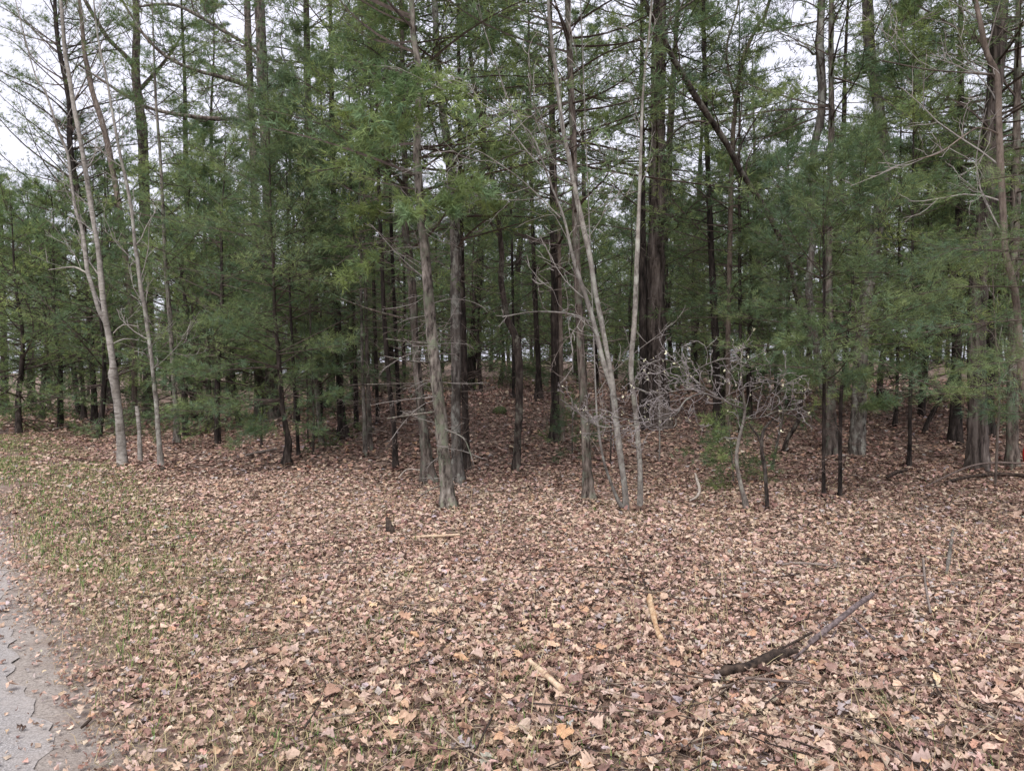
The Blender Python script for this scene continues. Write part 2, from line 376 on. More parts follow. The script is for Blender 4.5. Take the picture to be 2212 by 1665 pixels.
for y0, y1, dens, shapes, Lr, zs in ((2.2, 4.6, 1750, (4, 4, 3), (0.016, 0.066), 0.034), (4.6, 7.5, 1150, (4, 3, 3), (0.022, 0.068), 0.034),
                                     (7.5, 12, 680, (3, 5, 5), (0.030, 0.080), 0.034), (12, 19, 230, (5,), (0.055, 0.11), 0.03), (19, 34, 40, (5,), (0.12, 0.20), 0.03)):
    x, y = scatter(rg, y0, y1, dens, 0.8); k = leaf_keep(rg, x, y); x, y = x[k], y[k]
    z = gh(x, y) + rg.uniform(0.0, zs, len(x)) ; sel = rg.randint(0, len(shapes), len(x))
    L = Lr[0] + (Lr[1] - Lr[0]) * rg.beta(1.6, 2.2, len(x))
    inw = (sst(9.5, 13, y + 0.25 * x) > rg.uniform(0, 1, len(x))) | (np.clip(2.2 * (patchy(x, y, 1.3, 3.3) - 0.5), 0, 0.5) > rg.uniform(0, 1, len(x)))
    for q, sh in enumerate(shapes):
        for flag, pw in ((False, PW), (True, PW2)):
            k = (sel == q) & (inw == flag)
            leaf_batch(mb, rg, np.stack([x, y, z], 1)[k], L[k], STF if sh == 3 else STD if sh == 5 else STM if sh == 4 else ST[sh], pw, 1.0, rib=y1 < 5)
for (xa, ya, xb, yb, n_) in ((1712, 1444, 1545, 1498, 22), (1750, 1418, 1800, 1396, 8), (1402, 1310, 1430, 1405, 6), (1143, 1456, 1214, 1520, 7), (2105, 1518, 2230, 1546, 18), (1877, 1437, 1970, 1412, 16), (1575, 1294, 1690, 1295, 12)):
    for q in range(n_):
        u_ = rg.uniform(); g_ = on_ground(xa + (xb - xa) * u_ + rg.normal(0, 6), ya + (yb - ya) * u_ + rg.normal(3, 6))
        leaf_batch(mb, rg, np.array([[g_[0], g_[1], g_[2] + rg.uniform(0.03, 0.055)]]), rg.uniform(0.05, 0.08, 1), STM, PW, 1.2)
for y0, y1, dens, Lr in ((1.2, 5, 700, (0.035, 0.08)), (5, 11, 420, (0.04, 0.09)), (11, 19, 200, (0.06, 0.11))):     # past both edges of the view
    x, y = scatter(rg, y0, y1, dens, 4.2); k = (np.abs(x) > y * CX / FPX + 0.75) | (y < 2.2); x, y = x[k], y[k]; k = leaf_keep(rg, x, y); x, y = x[k], y[k]
    leaf_batch(mb, rg, np.stack([x, y, gh(x, y) + rg.uniform(0, 0.03, len(x))], 1), rg.uniform(*Lr, len(x)), STD, PW, 1.0, rib=False)
# crumbs of leaf and needle on the shoulder and road edge
x, y = scatter(rg, 2.2, 10, 1000, 0.5); v_ = verge(x, y)
k = rg.uniform(0, 1, len(x)) < 0.012 * sst(-0.8, 0.2, v_) + 0.2 * sst(0.1, 0.42, v_) + 0.7 * sst(0.38, 0.62, v_) * (1 - sst(1.6, 2.4, v_)); x, y = x[k], y[k]
leaf_batch(mb, rg, np.stack([x, y, gh(x, y) + rg.uniform(0.006, 0.016, len(x))], 1), rg.uniform(0.010, 0.035, len(x)), STD, PW, 0.8, rib=False)
LEAF = mb; FEET = []

# the nearest big leaves, one by one
rg = R(12); protos = []
for q in range(14):
    mb = MB(); leaf_batch(mb, rg, np.zeros((1, 3)), np.array([0.074]), ST[q % 2], PW, 1.0, 1.2, PAL[[0, 1, 0, 3, 7, 0, 1, 4, 5, 0, 1, 7, 3, 2]][q][None])
    protos.append(mb.mesh('oak_leaf', [M['leaf_one']], smooth=False))
cnt = 0
while cnt < 300:
    y = 2.75 + 2.6 * rg.uniform() ** 1.4; x = rg.uniform(-1, 1) * y * CX / FPX
    if verge(x, y) < 1.25: continue
    o = link('oak_leaf', protos[rg.randint(14)], ground, (x, y, float(gh(x, y)) + 0.035 + rg.uniform(0, 0.012)))
    o.rotation_euler = (rg.normal(0, .12), rg.normal(0, .12), rg.uniform(0, 6.28)); s_ = rg.uniform(0.6, 1.25); o.scale = (s_, s_, s_)
    cnt += 1

# ------------------------------------------------------------------ grass, dry stalks and twigs on the ground
rg = R(21); mb = MB()
def blades(x, y, h, col, wid, lean):
    n = len(x); a = rg.uniform(0, 2 * np.pi, n); d = np.stack([np.cos(a), np.sin(a), 0 * a], 1); sidev = np.stack([-np.sin(a), np.cos(a), 0 * a], 1)
    p = np.stack([x, y, gh(x, y)], 1); le = lean * rg.uniform(0.3, 1.6, n)
    wv = sidev * (wid * rg.uniform(0.7, 1.3, n))[:, None]
    mid = p + d * (h * le * 0.35)[:, None] + np.stack([0 * h, 0 * h, h * 0.6], 1)
    tip = p + d * (h * le)[:, None] + np.stack([0 * h, 0 * h, h * np.clip(1.05 - 0.4 * le, 0.15, 1)], 1)
    V = np.stack([p - wv, p + wv, mid + wv * 0.8, mid - wv * 0.8, tip], 1)
    b0 = np.arange(n) * 5
    C = np.repeat(col, 5, 0)
    mb.add(V.reshape(-1, 3), np.stack([b0, b0 + 1, b0 + 2, b0 + 3], 1), 0, C); 
    mb.f.append((np.stack([b0 + 3, b0 + 2, b0 + 4], 1) + mb.n - 5 * n, 0))
GREEN = np.array([(0.13, 0.21, 0.055), (0.20, 0.27, 0.085), (0.10, 0.16, 0.06)]); STRAW = np.array([(0.50, 0.42, 0.25), (0.42, 0.33, 0.2), (0.36, 0.30, 0.17)])
def grass_zone(y0, y1, dens, fn, h0, h1, green, wid):
    x, y = scatter(rg, y0, y1, dens, 1.0); k = rg.uniform(0, 1, len(x)) < fn(x, y); x, y = x[k], y[k]
    n = len(x); isg = rg.uniform(0, 1, n) < green
    col = np.where(isg[:, None], GREEN[rg.randint(0, 3, n)], STRAW[rg.randint(0, 3, n)]) * rg.uniform(0.75, 1.25, (n, 1))
    blades(x, y, rg.uniform(h0, h1, n), col, wid, 0.7)
vfn = lambda x, y: sst(0.55, 1.0, verge(x, y)) * (1 - sst(1.5, 2.9, verge(x, y))) * np.clip(3.2 * patchy(x, y, 2.6, 1.3) - 1.15, 0, 1)
grass_zone(2.2, 6.5, 1050, vfn, 0.03, 0.10, 0.62, 0.0022)
vf2 = lambda x, y: sst(0.45, 0.9, verge(x, y)) * (1 - sst(1.5, 2.5, verge(x, y) - 0.5 * patchy(x, y, 1.1, 0.2))) * np.clip(3.6 * patchy(x, y, 1.5, 1.3) - 1.25, 0.04, 1)
grass_zone(6.0, 19, 1000, vf2, 0.035, 0.09, 0.6, 0.0042)
vf3 = lambda x, y: sst(1.5, 3.0, verge(x, y)) * (1 - sst(9, 12.5, y)) * np.clip(4 * patchy(x, y, 2.7, 2.1) - 2.0, 0, 1) * (0.25 + 0.75 * sst(3, -3, x))
grass_zone(2.2, 13, 190, vf3, 0.03, 0.11, 0.45, 0.003)
vf4 = lambda x, y: sst(1.0, 2.0, verge(x, y)) * (1 - sst(8, 12, y))
grass_zone(2.2, 12, 110, vf4, 0.03, 0.13, 0.10, 0.0018)
def flat_straw(y0, y1, dens, fn, wid):
    x, y = scatter(rg, y0, y1, dens, 0.6); k = rg.uniform(0, 1, len(x)) < fn(x, y); x, y = x[k], y[k]; n = len(x)
    blades(x, y, rg.uniform(0.03, 0.09, n), STRAW[rg.randint(0, 3, n)] * rg.uniform(0.7, 1.2, (n, 1)), wid, 1.7)
flat_straw(2.2, 7, 1500, lambda x, y: sst(0.42, 0.75, verge(x, y)) * (1 - sst(1.5, 2.8, verge(x, y))) * 0.5, 0.0016)
flat_straw(2.2, 12, 170, lambda x, y: sst(1.5, 2.2, verge(x, y)) * (0.3 + 0.7 * patchy(x, y, 1.8, 0.4)), 0.0018)
# clumps
for q in range(34):
    y = 2.9 + 7 * rg.uniform() ** 1.5; x = rg.uniform(-1, 1) * y * CX / FPX
    if verge(x, y) < 1.1: continue
    n = rg.randint(14, 40); g = rg.uniform() < 0.75
    col = np.where((rg.uniform(0, 1, n) < (0.65 if g else 0.1))[:, None], GREEN[rg.randint(0, 3, n)] * 0.7, STRAW[rg.randint(0, 3, n)]) * rg.uniform(0.7, 1.1, (n, 1))
    blades(x + rg.normal(0, 0.035, n), y + rg.normal(0, 0.035, n), rg.uniform(0.04, 0.13, n), col, 0.002, 1.2)
tag(link('grass', mb.mesh('grass', [M['grass']])), 'tufts of short green and straw coloured grass at the roadside', 'grass', kind='stuff')

rg = R(22); mb = MB(); P = []; Rd = []; C = []
for q in range(150):                                        # tall dry stalks standing out of the leaves
    y = 2.9 + 7 * rg.uniform() ** 1.6; x = rg.uniform(-1, 1) * y * CX / FPX
    if verge(x, y) < 1.0: continue
    h = rg.uniform(0.12, 0.42); a = rg.uniform(0, 6.28); le = rg.uniform(0.1, 1.1); t_ = np.linspace(0, 1, 5)
    p = np.stack([x + math.cos(a) * h * le * t_**1.5, y + math.sin(a) * h * le * t_**1.5, gh(x, y) + h * t_ * (1 - 0.25 * le * t_)], 1)
    P.append(p); Rd.append(np.linspace(0.0028, 0.0012, 5)); C.append(STRAW[rg.randint(3)] * rg.uniform(1.0, 1.35))
tubes(mb, np.array(P), np.array(Rd), 3, 0, np.array(C))
tag(link('dry_stalks', mb.mesh('dry_stalks', [M['grass']])), 'thin straw coloured dead stalks standing among the leaves', 'dry grass', kind='stuff')

rg = R(23); mb = MB(); P = []; Rd = []; C = []
for q in range(1500):
    y = 2.6 + 20 * rg.uniform() ** 1.3; x = rg.uniform(-1.05, 1.05) * y * CX / FPX
    if verge(x, y) < 1.2: continue
    L = rg.uniform(0.12, 0.55) * (1 + y / 25); a = rg.uniform(0, 6.28); t_ = np.linspace(-0.5, 0.5, 4); wob = rg.normal(0, 0.04, 4) * L
    xx = x + math.cos(a) * L * t_ - math.sin(a) * wob; yy = y + math.sin(a) * L * t_ + math.cos(a) * wob
    P.append(np.stack([xx, yy, gh(xx, yy) + 0.035 + rg.uniform(-0.01, 0.03) + t_ * rg.normal(0, 0.06) * L], 1))
    r0 = rg.uniform(0.002, 0.005) * (1 + y / 25); Rd.append(np.linspace(r0, r0 * 0.5, 4))
    C.append(np.array([(0.10, 0.075, 0.06), (0.20, 0.155, 0.125), (0.38, 0.30, 0.22), (0.06, 0.045, 0.04)][rg.randint(4)]))
tubes(mb, np.array(P), np.array(Rd), 3, 0, np.array(C))
tag(link('twig_litter', mb.mesh('twig_litter', [M['grass']])), 'small dropped twigs scattered over the leaves', 'twigs', kind='stuff')

# ------------------------------------------------------------------ tree builders
def trunk_pts(poly, base_y=None, lean=0.0, H=None, px_w=True):
    """poly: (px, py, width px) from the base up; returns world points with radius"""
    b = on_ground(poly[0][0], poly[0][1]) if base_y is None else at(poly[0][0], poly[0][1], base_y)
    D = b[1]; o = [np.r_[b, poly[0][2] / 2 * D / FPX]]
    for (x, y, wd) in poly[1:]:
        p = at(x, y, D); p = at(x, y, D + lean * (p[2] - b[2])); o.append(np.r_[p, wd / 2 * D / FPX])
    o = np.array(o)
    if H and o[-1, 2] < b[2] + H:
        d = nrm(o[-1, :3] - o[-2, :3]); d = nrm(d * [0.5, 0.5, 1]); top = b[2] + H
        n = max(1, int((top - o[-1, 2]) / 1.5)); z = np.linspace(o[-1, 2], top, n + 1)[1:]
        p = o[-1, :3] + d * ((z - o[-1, 2]) / d[2])[:, None]
        rr = o[-1, 3] * (1 - 0.9 * (z - o[-1, 2]) / (top - o[-1, 2]))
        o = np.vstack([o, np.c_[p, rr]])
    return o
def trunk_mesh(mb, pts, rng, sides=12, flare=0.35, rough=0.06, sink=True, step=0.10, mat_i=0):
    p = spline(pts, step); r = np.maximum(p[:, 3], 0.006); c = p[:, :3].copy()
    h = np.r_[0, np.cumsum(np.linalg.norm(np.diff(c, axis=0), axis=1))]
    th = np.arange(sides) * 2 * np.pi / sides
    if sink and mat_i == 0 and c[0, 1] < 19 and c[0, 1] > 3: FEET.append((c[0, 0], c[0, 1], r[0]))
    if sink:
        c = np.vstack([c[0] - [0, 0, 0.18], c]); r = np.r_[r[0] * 1.05, r]; h = np.r_[-0.1, h]
    j = 1 + rng.normal(0, rough, (len(r), sides)) * np.clip(r / 0.03, 0.2, 1)[:, None]
    nl = rng.randint(3, 6); lob = 1 + 0.35 * np.cos(nl * th + rng.uniform(0, 6))
    fl = np.exp(-np.clip(h, 0, None) / (3.0 * max(r[0], 0.02)))
    j = j * (1 + flare * fl[:, None] * lob[None])
    # a slow wander of the girth: knots and swellings
    j *= (1 + 0.06 * np.interp(h, np.linspace(0, h[-1], 24), rng.normal(0, 1, 24)))[:, None]
    tubes(mb, c[None], r[None], sides, mat_i, None, j[None])
    return p
def at_height(p, z):
    zz = p[:, 2]; k = np.argsort(zz); return np.stack([np.interp(z, zz[k], p[k, j]) for j in range(4)], -1)

def needles(mb, rng, pos, axis, tone, n, ln, wd, mat_i=1):
    """tufts at pos (T,3) along axis (T,3), tone (T,3)"""
    T = len(pos)
    a = nrm(axis); ref = np.where(np.abs(a[:, 2:3]) > 0.9, [[1., 0, 0]], [[0, 0, 1.]])
    u = nrm(np.cross(a, ref)); v = np.cross(a, u)
    ph = rng.uniform(0.15, 1.15, (T, n)); ps = rng.uniform(0, 2 * np.pi, (T, n))
    d = np.cos(ph)[..., None] * a[:, None] + np.sin(ph)[..., None] * (np.cos(ps)[..., None] * u[:, None] + np.sin(ps)[..., None] * v[:, None])
    d[..., 2] -= 0.12; d = nrm(d)
    L = ln * rng.uniform(0.6, 1.2, (T, n))
    s_ = nrm(np.cross(d, rng.normal(0, 1, (T, n, 3)))) * (wd / 2)
    b = pos[:, None] + d * 0.004 + rng.normal(0, 0.012, (T, n, 3))
    V = np.stack([b - s_, b + s_, b + d * L[..., None]], 2).reshape(-1, 3)
    C = np.repeat(np.repeat(tone[:, None], n, 1) * rng.uniform(0.85, 1.15, (T, n, 1)), 3, 1).reshape(-1, 3)
    mb.add(V, np.arange(T * n * 3).reshape(-1, 3), mat_i, C)

PINE_A = np.array([0.090, 0.140, 0.062]); PINE_B = np.array([0.255, 0.315, 0.125]); PINE_C = np.array([0.130, 0.208, 0.128])
def foliate(mb, rng, P, f0=0.3, twn=10, tuft=6, nn=9, ln=0.085, wd=0.0045, tone=1.0, bare=False, twl=1.0, tr=0.004, alive=None):
    """P (B,K,3): branches; grows side twigs and, unless bare, needle tufts"""
    B, K, _ = P.shape
    L = np.linalg.norm(np.diff(P, axis=1), axis=2).sum(1)
    ti = f0 + (0.98 - f0) * (np.arange(twn)[None] + rng.uniform(0, 1, (B, twn))) / twn
    ti = np.c_[ti, np.full(B, 0.97)]; n = twn + 1
    s_ = ti * (K - 1); k = np.clip(s_.astype(int), 0, K - 2); fr = (s_ - k)[..., None]; bi = np.arange(B)[:, None]
    base = P[bi, k] * (1 - fr) + P[bi, k + 1] * fr; d = nrm(P[bi, k + 1] - P[bi, k])
    lat = nrm(np.cross(d, [0, 0, 1.0]) + 1e-6)
    side = np.where((np.arange(n)[None] + rng.randint(0, 2, (B, 1))) % 2, 1, -1) * np.ones((B, 1)); g = rng.uniform(0.6, 1.15, (B, n)); g[:, -1] *= 0.15
    td = d * np.cos(g)[..., None] + lat * (side * np.sin(g))[..., None] + rng.normal(0, 0.22, (B, n, 3)); td[..., 2] += 0.10 if not bare else -0.1
    td = nrm(td)
    tl = np.clip(L[:, None] * (0.36 * (1.05 - ti) + 0.09) * rng.uniform(0.6, 1.25, (B, n)) * twl, 0.10, 0.85)
    u = np.linspace(0, 1, 4)
    bow = rng.normal(0.06, 0.12, (B, n, 1))
    tp = base[:, :, None] + td[:, :, None] * (tl[..., None] * u)[..., None]
    tp[..., 2] += (bow * tl[..., None] * u**2)
    tp = tp.reshape(B * n, 4, 3)
    tubes(mb, tp, np.broadcast_to(np.linspace(tr, tr * 0.4, 4), (B * n, 4)), 3, 0)
    if bare:                                                  # finer dead twiglets
        q = 2; uu = rng.uniform(0.3, 1, (B * n, q)); b2 = tp[:, :1] + (tp[:, -1:] - tp[:, :1]) * uu[..., None]
        dd = nrm(nrm(tp[:, -1] - tp[:, 0])[:, None] + rng.normal(0, 0.6, (B * n, q, 3)))
        l2 = (tl.reshape(-1, 1) * rng.uniform(0.2, 0.5, (B * n, q)))[..., None, None]
        p2 = b2[:, :, None] + dd[:, :, None] * l2 * np.linspace(0, 1, 3)[:, None]
        tubes(mb, p2.reshape(-1, 3, 3), np.broadcast_to([tr * 0.6, tr * 0.5, tr * 0.3], (B * n * q, 3)), 3, 0)
        return
    uu = np.clip((np.arange(tuft)[None] + rng.uniform(0, 1, (B * n, tuft))) / tuft, 0.1, 1.0)
    pos = tp[:, :1] + (tp[:, -1:] - tp[:, :1]) * uu[..., None]
    off = rng.normal(0, 0.045, pos.shape) * (0.4 + uu[..., None]); pos = pos + off
    ax = nrm(tp[:, -1] - tp[:, 0])[:, None] + off * 7 + rng.normal(0, 0.18, pos.shape); ax[..., 2] += 0.12
    mixv = np.clip(rng.normal(0.45, 0.28, (B, 1, 1)) + rng.normal(0, 0.15, (B, n, 1)) + np.zeros((B, n, tuft)), 0, 1).reshape(-1, tuft, 1)
    cool = (rng.uniform(0, 1, (B, n, 1)) < 0.3) + np.zeros((B, n, tuft)); cool = cool.reshape(-1, tuft, 1) * 0.6
    tn = (PINE_A * (1 - mixv) + PINE_B * mixv); tn = (tn * (1 - cool) + PINE_C * cool) * tone
    pos, ax, tn = pos.reshape(-1, 3), ax.reshape(-1, 3), tn.reshape(-1, 3)
    if alive is not None:
        m_ = rng.uniform(0, 1, len(pos)) < alive; pos, ax, tn = pos[m_], ax[m_], tn[m_]
    needles(mb, rng, pos, ax, tn, nn, ln, wd)

def whorls(rng, axis, z0, z1, gap, per, Lfun, el0, el1, curve=0.12, keep=1.0, K=8, wild=1.0):
    """branches round a trunk; axis: sampled trunk (n,4). Returns P (B,K,3), R (B,K)"""
    zs = np.arange(z0, z1, gap); zs = zs + rng.normal(0, gap * 0.25, len(zs)); t = (zs - z0) / max(z1 - z0, 1e-3)
    zz = np.repeat(zs, per) + rng.normal(0, 0.06, len(zs) * per); t = np.repeat(t, per)
    az = rng.uniform(0, 2 * np.pi, len(zz))
    if keep < 1: 
        k = rng.uniform(0, 1, len(zz)) < keep; zz, t, az = zz[k], t[k], az[k]
    n = len(zz); S = at_height(axis, zz)
    L = Lfun(np.clip(t, 0, 1)) * rng.uniform(0.6, 1.2, n)
    el = el0 + (el1 - el0) * t + rng.normal(0, 0.12 * wild, n)
    hd = np.stack([np.cos(az), np.sin(az), 0 * az], 1); lat = np.stack([-np.sin(az), np.cos(az), 0 * az], 1)
    u = np.linspace(0, 1, K)[None, :, None]
    wob = wild * (rng.normal(0, 0.05, (n, 1, 1)) * np.sin(u * 3.5 + rng.uniform(0, 6, (n, 1, 1))) + rng.normal(0, 0.08, (n, 1, 1)) * u**2)
    wob -= wob[:, :1]
    Lc = L[:, None, None]
    P = S[:, None, :3] + Lc * (u * np.cos(el)[:, None, None] * hd[:, None] + wob * lat[:, None]) 
    cv = rng.normal(curve, 0.1 * wild, (n, 1)); P[..., 2] += L[:, None] * (u[..., 0] * np.sin(el)[:, None] + cv * u[..., 0]**2)
    r0 = np.clip(L * 0.011, 0.005, np.maximum(S[:, 3] * 0.5, 0.006)); Rr = r0[:, None] * np.linspace(1, 0.25, K)[None]
    return P, Rr

def pine(name, label, poly, bark='pine', H=12, crown=None, dead=None, lean=0.0, seed=0, cat='pine', sides=12, base_y=None, flare=0.75,
         tone=1.0, sprays=(), limbs=(), group=None, twig='twig_dark', fol=None, deadm=None, dtr=1.0, limb_L=0.9):
    """a pine with its own trunk line. crown=(z0,z1,L,gap,per,keep,el0,el1,shape); dead=(z0,z1,L,gap,per)"""
    rng = R(seed + 100); pts = trunk_pts(poly, base_y, lean, H); b = pts[0, :3].copy()
    root = thing(name, b, label, cat, group)
    mb = MB(); ax = trunk_mesh(mb, pts, rng, sides, flare); link('trunk', mb.mesh('trunk', [M[bark]], b), root)
    g = b[2]; D = b[1]; F_ = dict(nn=7, ln=0.095, wd=0.0040 + 0.00025 * D, twn=10, tuft=6, f0=0.36); F_.update(fol or {})
    if dead:
        z0, z1, L, gap, per = dead; mb = MB()
        P, Rr = whorls(rng, ax, g + z0, g + z1, gap, per, lambda t: L * (0.7 + 0.3 * t) * rng.uniform(0.35, 1.2, len(t)), -0.1, 0.1, -0.1, wild=2.6)
        tubes(mb, P, np.maximum(Rr * 0.75, 0.0035), 4, 0); foliate(mb, rng, P, 0.3, 4, bare=True, tr=(0.0022 + 0.00010 * D) * dtr, twl=0.8)
        tag(link('dead_twigs', mb.mesh('dead_twigs', [M[deadm or ('twig_dead' if bark != 'pine_dark' else 'twig_brown')]], b), root), kind='stuff')
    mb = MB(); any_ = False
    if crown:
        z0, z1, L, gap, per, keep, el0, el1, shape = crown
        if shape == 'cone': Lf = lambda t: L * (0.55 + 0.45 * np.minimum(1, t * 6)) * (1 - t) ** 0.75 + 0.22
        else: Lf = lambda t: L * (1 - 0.35 * t)
        P, Rr = whorls(rng, ax, g + z0, g + z1, gap, per, Lf, el0, el1, 0.10, keep, wild=1.8)
        k = P[:, 0, 2] < CAMZ + 0.50 * D + 0.4
        if (~k).any():                                        # high above, out of view: coarse sprays, needles widened to shade the wood
            tubes(mb, P[~k], Rr[~k], 3, 0); foliate(mb, rng, P[~k], tone=tone, twn=6, tuft=3, nn=4, ln=0.17, wd=0.034, tr=0.004)
        P, Rr = P[k], Rr[k]
        tubes(mb, P, Rr, 3, 0)
        if len(P): foliate(mb, rng, P, tone=tone, tr=0.0025 + 0.0001 * D, **F_); any_ = True
    if sprays:
        P = []
        for sp in sprays:
            P.append(resample(spline(np.array([at(x, y, D + dy) for x, y, dy in sp]), 0.06), 8))
        P = np.array(P); Ls = np.linalg.norm(P[:, -1] - P[:, 0], axis=1)
        tubes(mb, P, np.clip(0.006 * Ls, 0.004, 0.009)[:, None] * np.linspace(1, 0.3, 8)[None], 4, 0)
        f2 = dict(F_); f2.update(twn=12, tuft=7, nn=11); foliate(mb, rng, P, tone=tone * 1.12, tr=0.003, **f2); any_ = True
    if any_: link('crown', mb.mesh('crown', [M[twig], M['needle']], b, smooth=False), root)
    for lb in limbs:
        mb = MB(); p = np.array([np.r_[at(x, y, D + dy), wd / 2 * D / FPX] for x, y, wd, dy in lb])
        trunk_mesh(mb, p, rng, 8, 0, 0.05, False); lo = link('limb', mb.mesh('limb', [M[bark]], b), root)
        mb = MB(); grow_from(mb, rng, p, 0.25, 3 if limb_L > 0.5 else 2, limb_L, 0.0035 + 0.00012 * D, 0.35); tag(link('twigs', mb.mesh('twigs', [M['twig_dark']], b), lo), kind='stuff')
    return root

def grow(rng, acc, p, d, L, r, lev, rmin, wig, up, K=6, gaps=(0.17, 0.26)):
    pts = [p]; dd = d.copy()
    for q in range(K - 1):
        dd = nrm(dd + rng.normal(0, wig, 3) + np.array([0, 0, up])); pts.append(pts[-1] + dd * L / (K - 1))
    pts = np.array(pts); acc.append((pts, np.linspace(max(r, rmin), max(r * 0.4, rmin * 0.7), K)))
    if lev <= 0: return
    nc = max(2, int(L / (gaps[1] if lev > 1 else gaps[0]))); nc = min(nc, 8)
    for q in range(nc):
        t_ = 0.2 + 0.78 * (q + rng.uniform()) / nc; k = min(int(t_ * (K - 1)), K - 2); fr = t_ * (K - 1) - k
        pp = pts[k] * (1 - fr) + pts[k + 1] * fr; dv = nrm(pts[k + 1] - pts[k])
        pr = rng.normal(0, 1, 3); pr = nrm(pr - dv * (pr @ dv)); g = rng.uniform(0.5, 1.0)
        grow(rng, acc, pp, nrm(dv * math.cos(g) + pr * math.sin(g)), L * rng.uniform(0.3, 0.6) * (1.1 - 0.5 * t_), r * 0.5, lev - 1, rmin, wig, up, K, gaps)
def grow_from(mb, rng, stem, spacing, levels, L, rmin, up=0.05, start=0.1, wig=0.16, sides=3, ang=(0.5, 1.0), end=1.0, tips=None, gaps=(0.17, 0.26)):
    p = spline(stem, 0.1); s_ = np.r_[0, np.cumsum(np.linalg.norm(np.diff(p[:, :3], axis=0), axis=1))]
    acc = []; q = s_[-1] * start
    while q < s_[-1] * end:
        t_ = q / s_[-1]; pp = np.array([np.interp(q, s_, p[:, j]) for j in range(4)])
        k = min(np.searchsorted(s_, q), len(p) - 2); dv = nrm(p[k + 1, :3] - p[k, :3]); pr = rng.normal(0, 1, 3); pr = nrm(pr - dv * (pr @ dv)); g = rng.uniform(*ang)
        grow(rng, acc, pp[:3], nrm(dv * math.cos(g) + pr * math.sin(g)), L * rng.uniform(0.5, 1.2) * (1.15 - 0.55 * t_), min(max(pp[3] * 0.34, rmin), 0.016), levels - 1, rmin, wig, up * 0.3, 6, gaps)
        q += spacing * rng.uniform(0.5, 1.5)
    if acc: tubes(mb, np.array([a for a, _ in acc]), np.array([b for _, b in acc]), sides, 0)
    if tips is not None: tips.extend([a[-1] for a, _ in acc])
    return acc
def bare_tree(name, label, stems, bark='grey', twig='twig_pale', H=9, lean=0.0, seed=0, L=1.0, spacing=0.3, levels=3, start=0.35, up=0.3, rmin=None,
              sides=10, cat='tree', base_y=None, limbs=(), flare=0.25, buds=False, wig=0.16, group=None, gaps=(0.17, 0.26)):
    rng = R(seed + 500); root = None
    for q, st in enumerate(stems):
        pts = trunk_pts(st, base_y if q == 0 else D, lean, H if H else None)
        if q == 0:
            b = pts[0, :3].copy(); D = b[1]; root = thing(name, b, label, cat, group); mb = MB(); tw = MB(); tips = []; rm = rmin or (0.0028 + 0.00014 * D)
        own = MB() if q else mb
        trunk_mesh(own, pts, rng, sides, flare if q == 0 else 0.0, 0.05, q == 0)
        grow_from(tw, rng, pts, spacing, levels, L, rm, up, start if q == 0 else 0.12, wig, tips=tips, gaps=gaps)
        link('trunk' if q == 0 else 'stem', own.mesh('trunk' if q == 0 else 'stem', [M[bark]], b), root)
    for lb in limbs:
        own = MB(); p = np.array([np.r_[at(x, y, D + dy), wd / 2 * D / FPX] for x, y, wd, dy in lb])
        trunk_mesh(own, p, rng, 8, 0, 0.05, False); link('limb', own.mesh('limb', [M[bark]], b), root)
        grow_from(tw, rng, p, spacing * 0.7, levels, L, rm, up, 0.15, wig, tips=tips, gaps=gaps)
    if tw.n: tag(link('twigs', tw.mesh('twigs', [M[twig]], b), root), kind='stuff')
    if buds:
        bb = MB(); tp = np.array(tips); tp = tp[rng.uniform(0, 1, len(tp)) < buds]; n = len(tp)
        L_ = rng.uniform(0.015, 0.036, n)
        for k_ in range(2):
            d = nrm(rng.normal(0, 1, (n, 3)) + [0, 0, 0.8]); s2 = nrm(np.cross(d, rng.normal(0, 1, (n, 3)))) * (L_ * 0.28)[:, None]
            V = np.stack([tp, tp + d * (L_ * .5)[:, None] + s2, tp + d * L_[:, None], tp + d * (L_ * .5)[:, None] - s2], 1)
            bb.add(V.reshape(-1, 3), np.arange(n * 4).reshape(-1, 4))
        tag(link('buds', bb.mesh('buds', [M['bud']], b), root), kind='stuff')
    return root


# ------------------------------------------------------------------ the trees one by one (photo positions give base, line and girth)
TALL = dict(nn=5, tuft=5, twn=9, ln=0.12, wd=0.0115)
# --- pale stems at the left
bare_tree('birch_tree', 'pale grey forked tree with a swollen knot, left of the broken stub',
          [[(265, 1008, 21), (259, 920, 17), (249, 836, 17), (244, 806, 18), (244, 786, 13), (237, 736, 13), (228, 690, 13), (220, 620, 12), (213, 545, 11), (200, 467, 10), (187, 383, 10), (173, 300, 9.5), (160, 233, 9), (150, 167, 8.5), (141, 117, 8), (134, 33, 7), (130, -20, 6.5)],
           [(229, 698, 9), (213, 668, 9), (200, 622, 8.5), (190, 590, 8), (185, 553, 8), (178, 500, 7), (163, 450, 6), (153, 383, 6), (146, 333, 5.5), (127, 285, 5), (98, 200, 4), (70, 143, 3)]],
          'birch', 'twig_pale', H=8.5, seed=1, L=1.0, spacing=0.42, levels=3, start=0.30, up=0.25,
          limbs=[[(186, 589, 4.5, 0), (160, 577, 4, 0), (130, 580, 3, -.1), (105, 583, 2, -.1)], [(246, 742, 3, 0), (268, 732, 2.5, 0), (300, 735, 1.8, .1)], [(245, 720, 2.6, 0), (265, 702, 2.2, 0), (300, 705, 1.6, .1)]])
bare_tree('broken_sapling', 'short pale sapling snapped off at a raw white break, between two pale stems',
          [[(303, 1006, 10), (302, 960, 9), (300, 920, 8), (297, 890, 8), (295, 877, 7)]], 'birch', H=0, seed=2, levels=1, L=0.15, spacing=3, start=0.9)
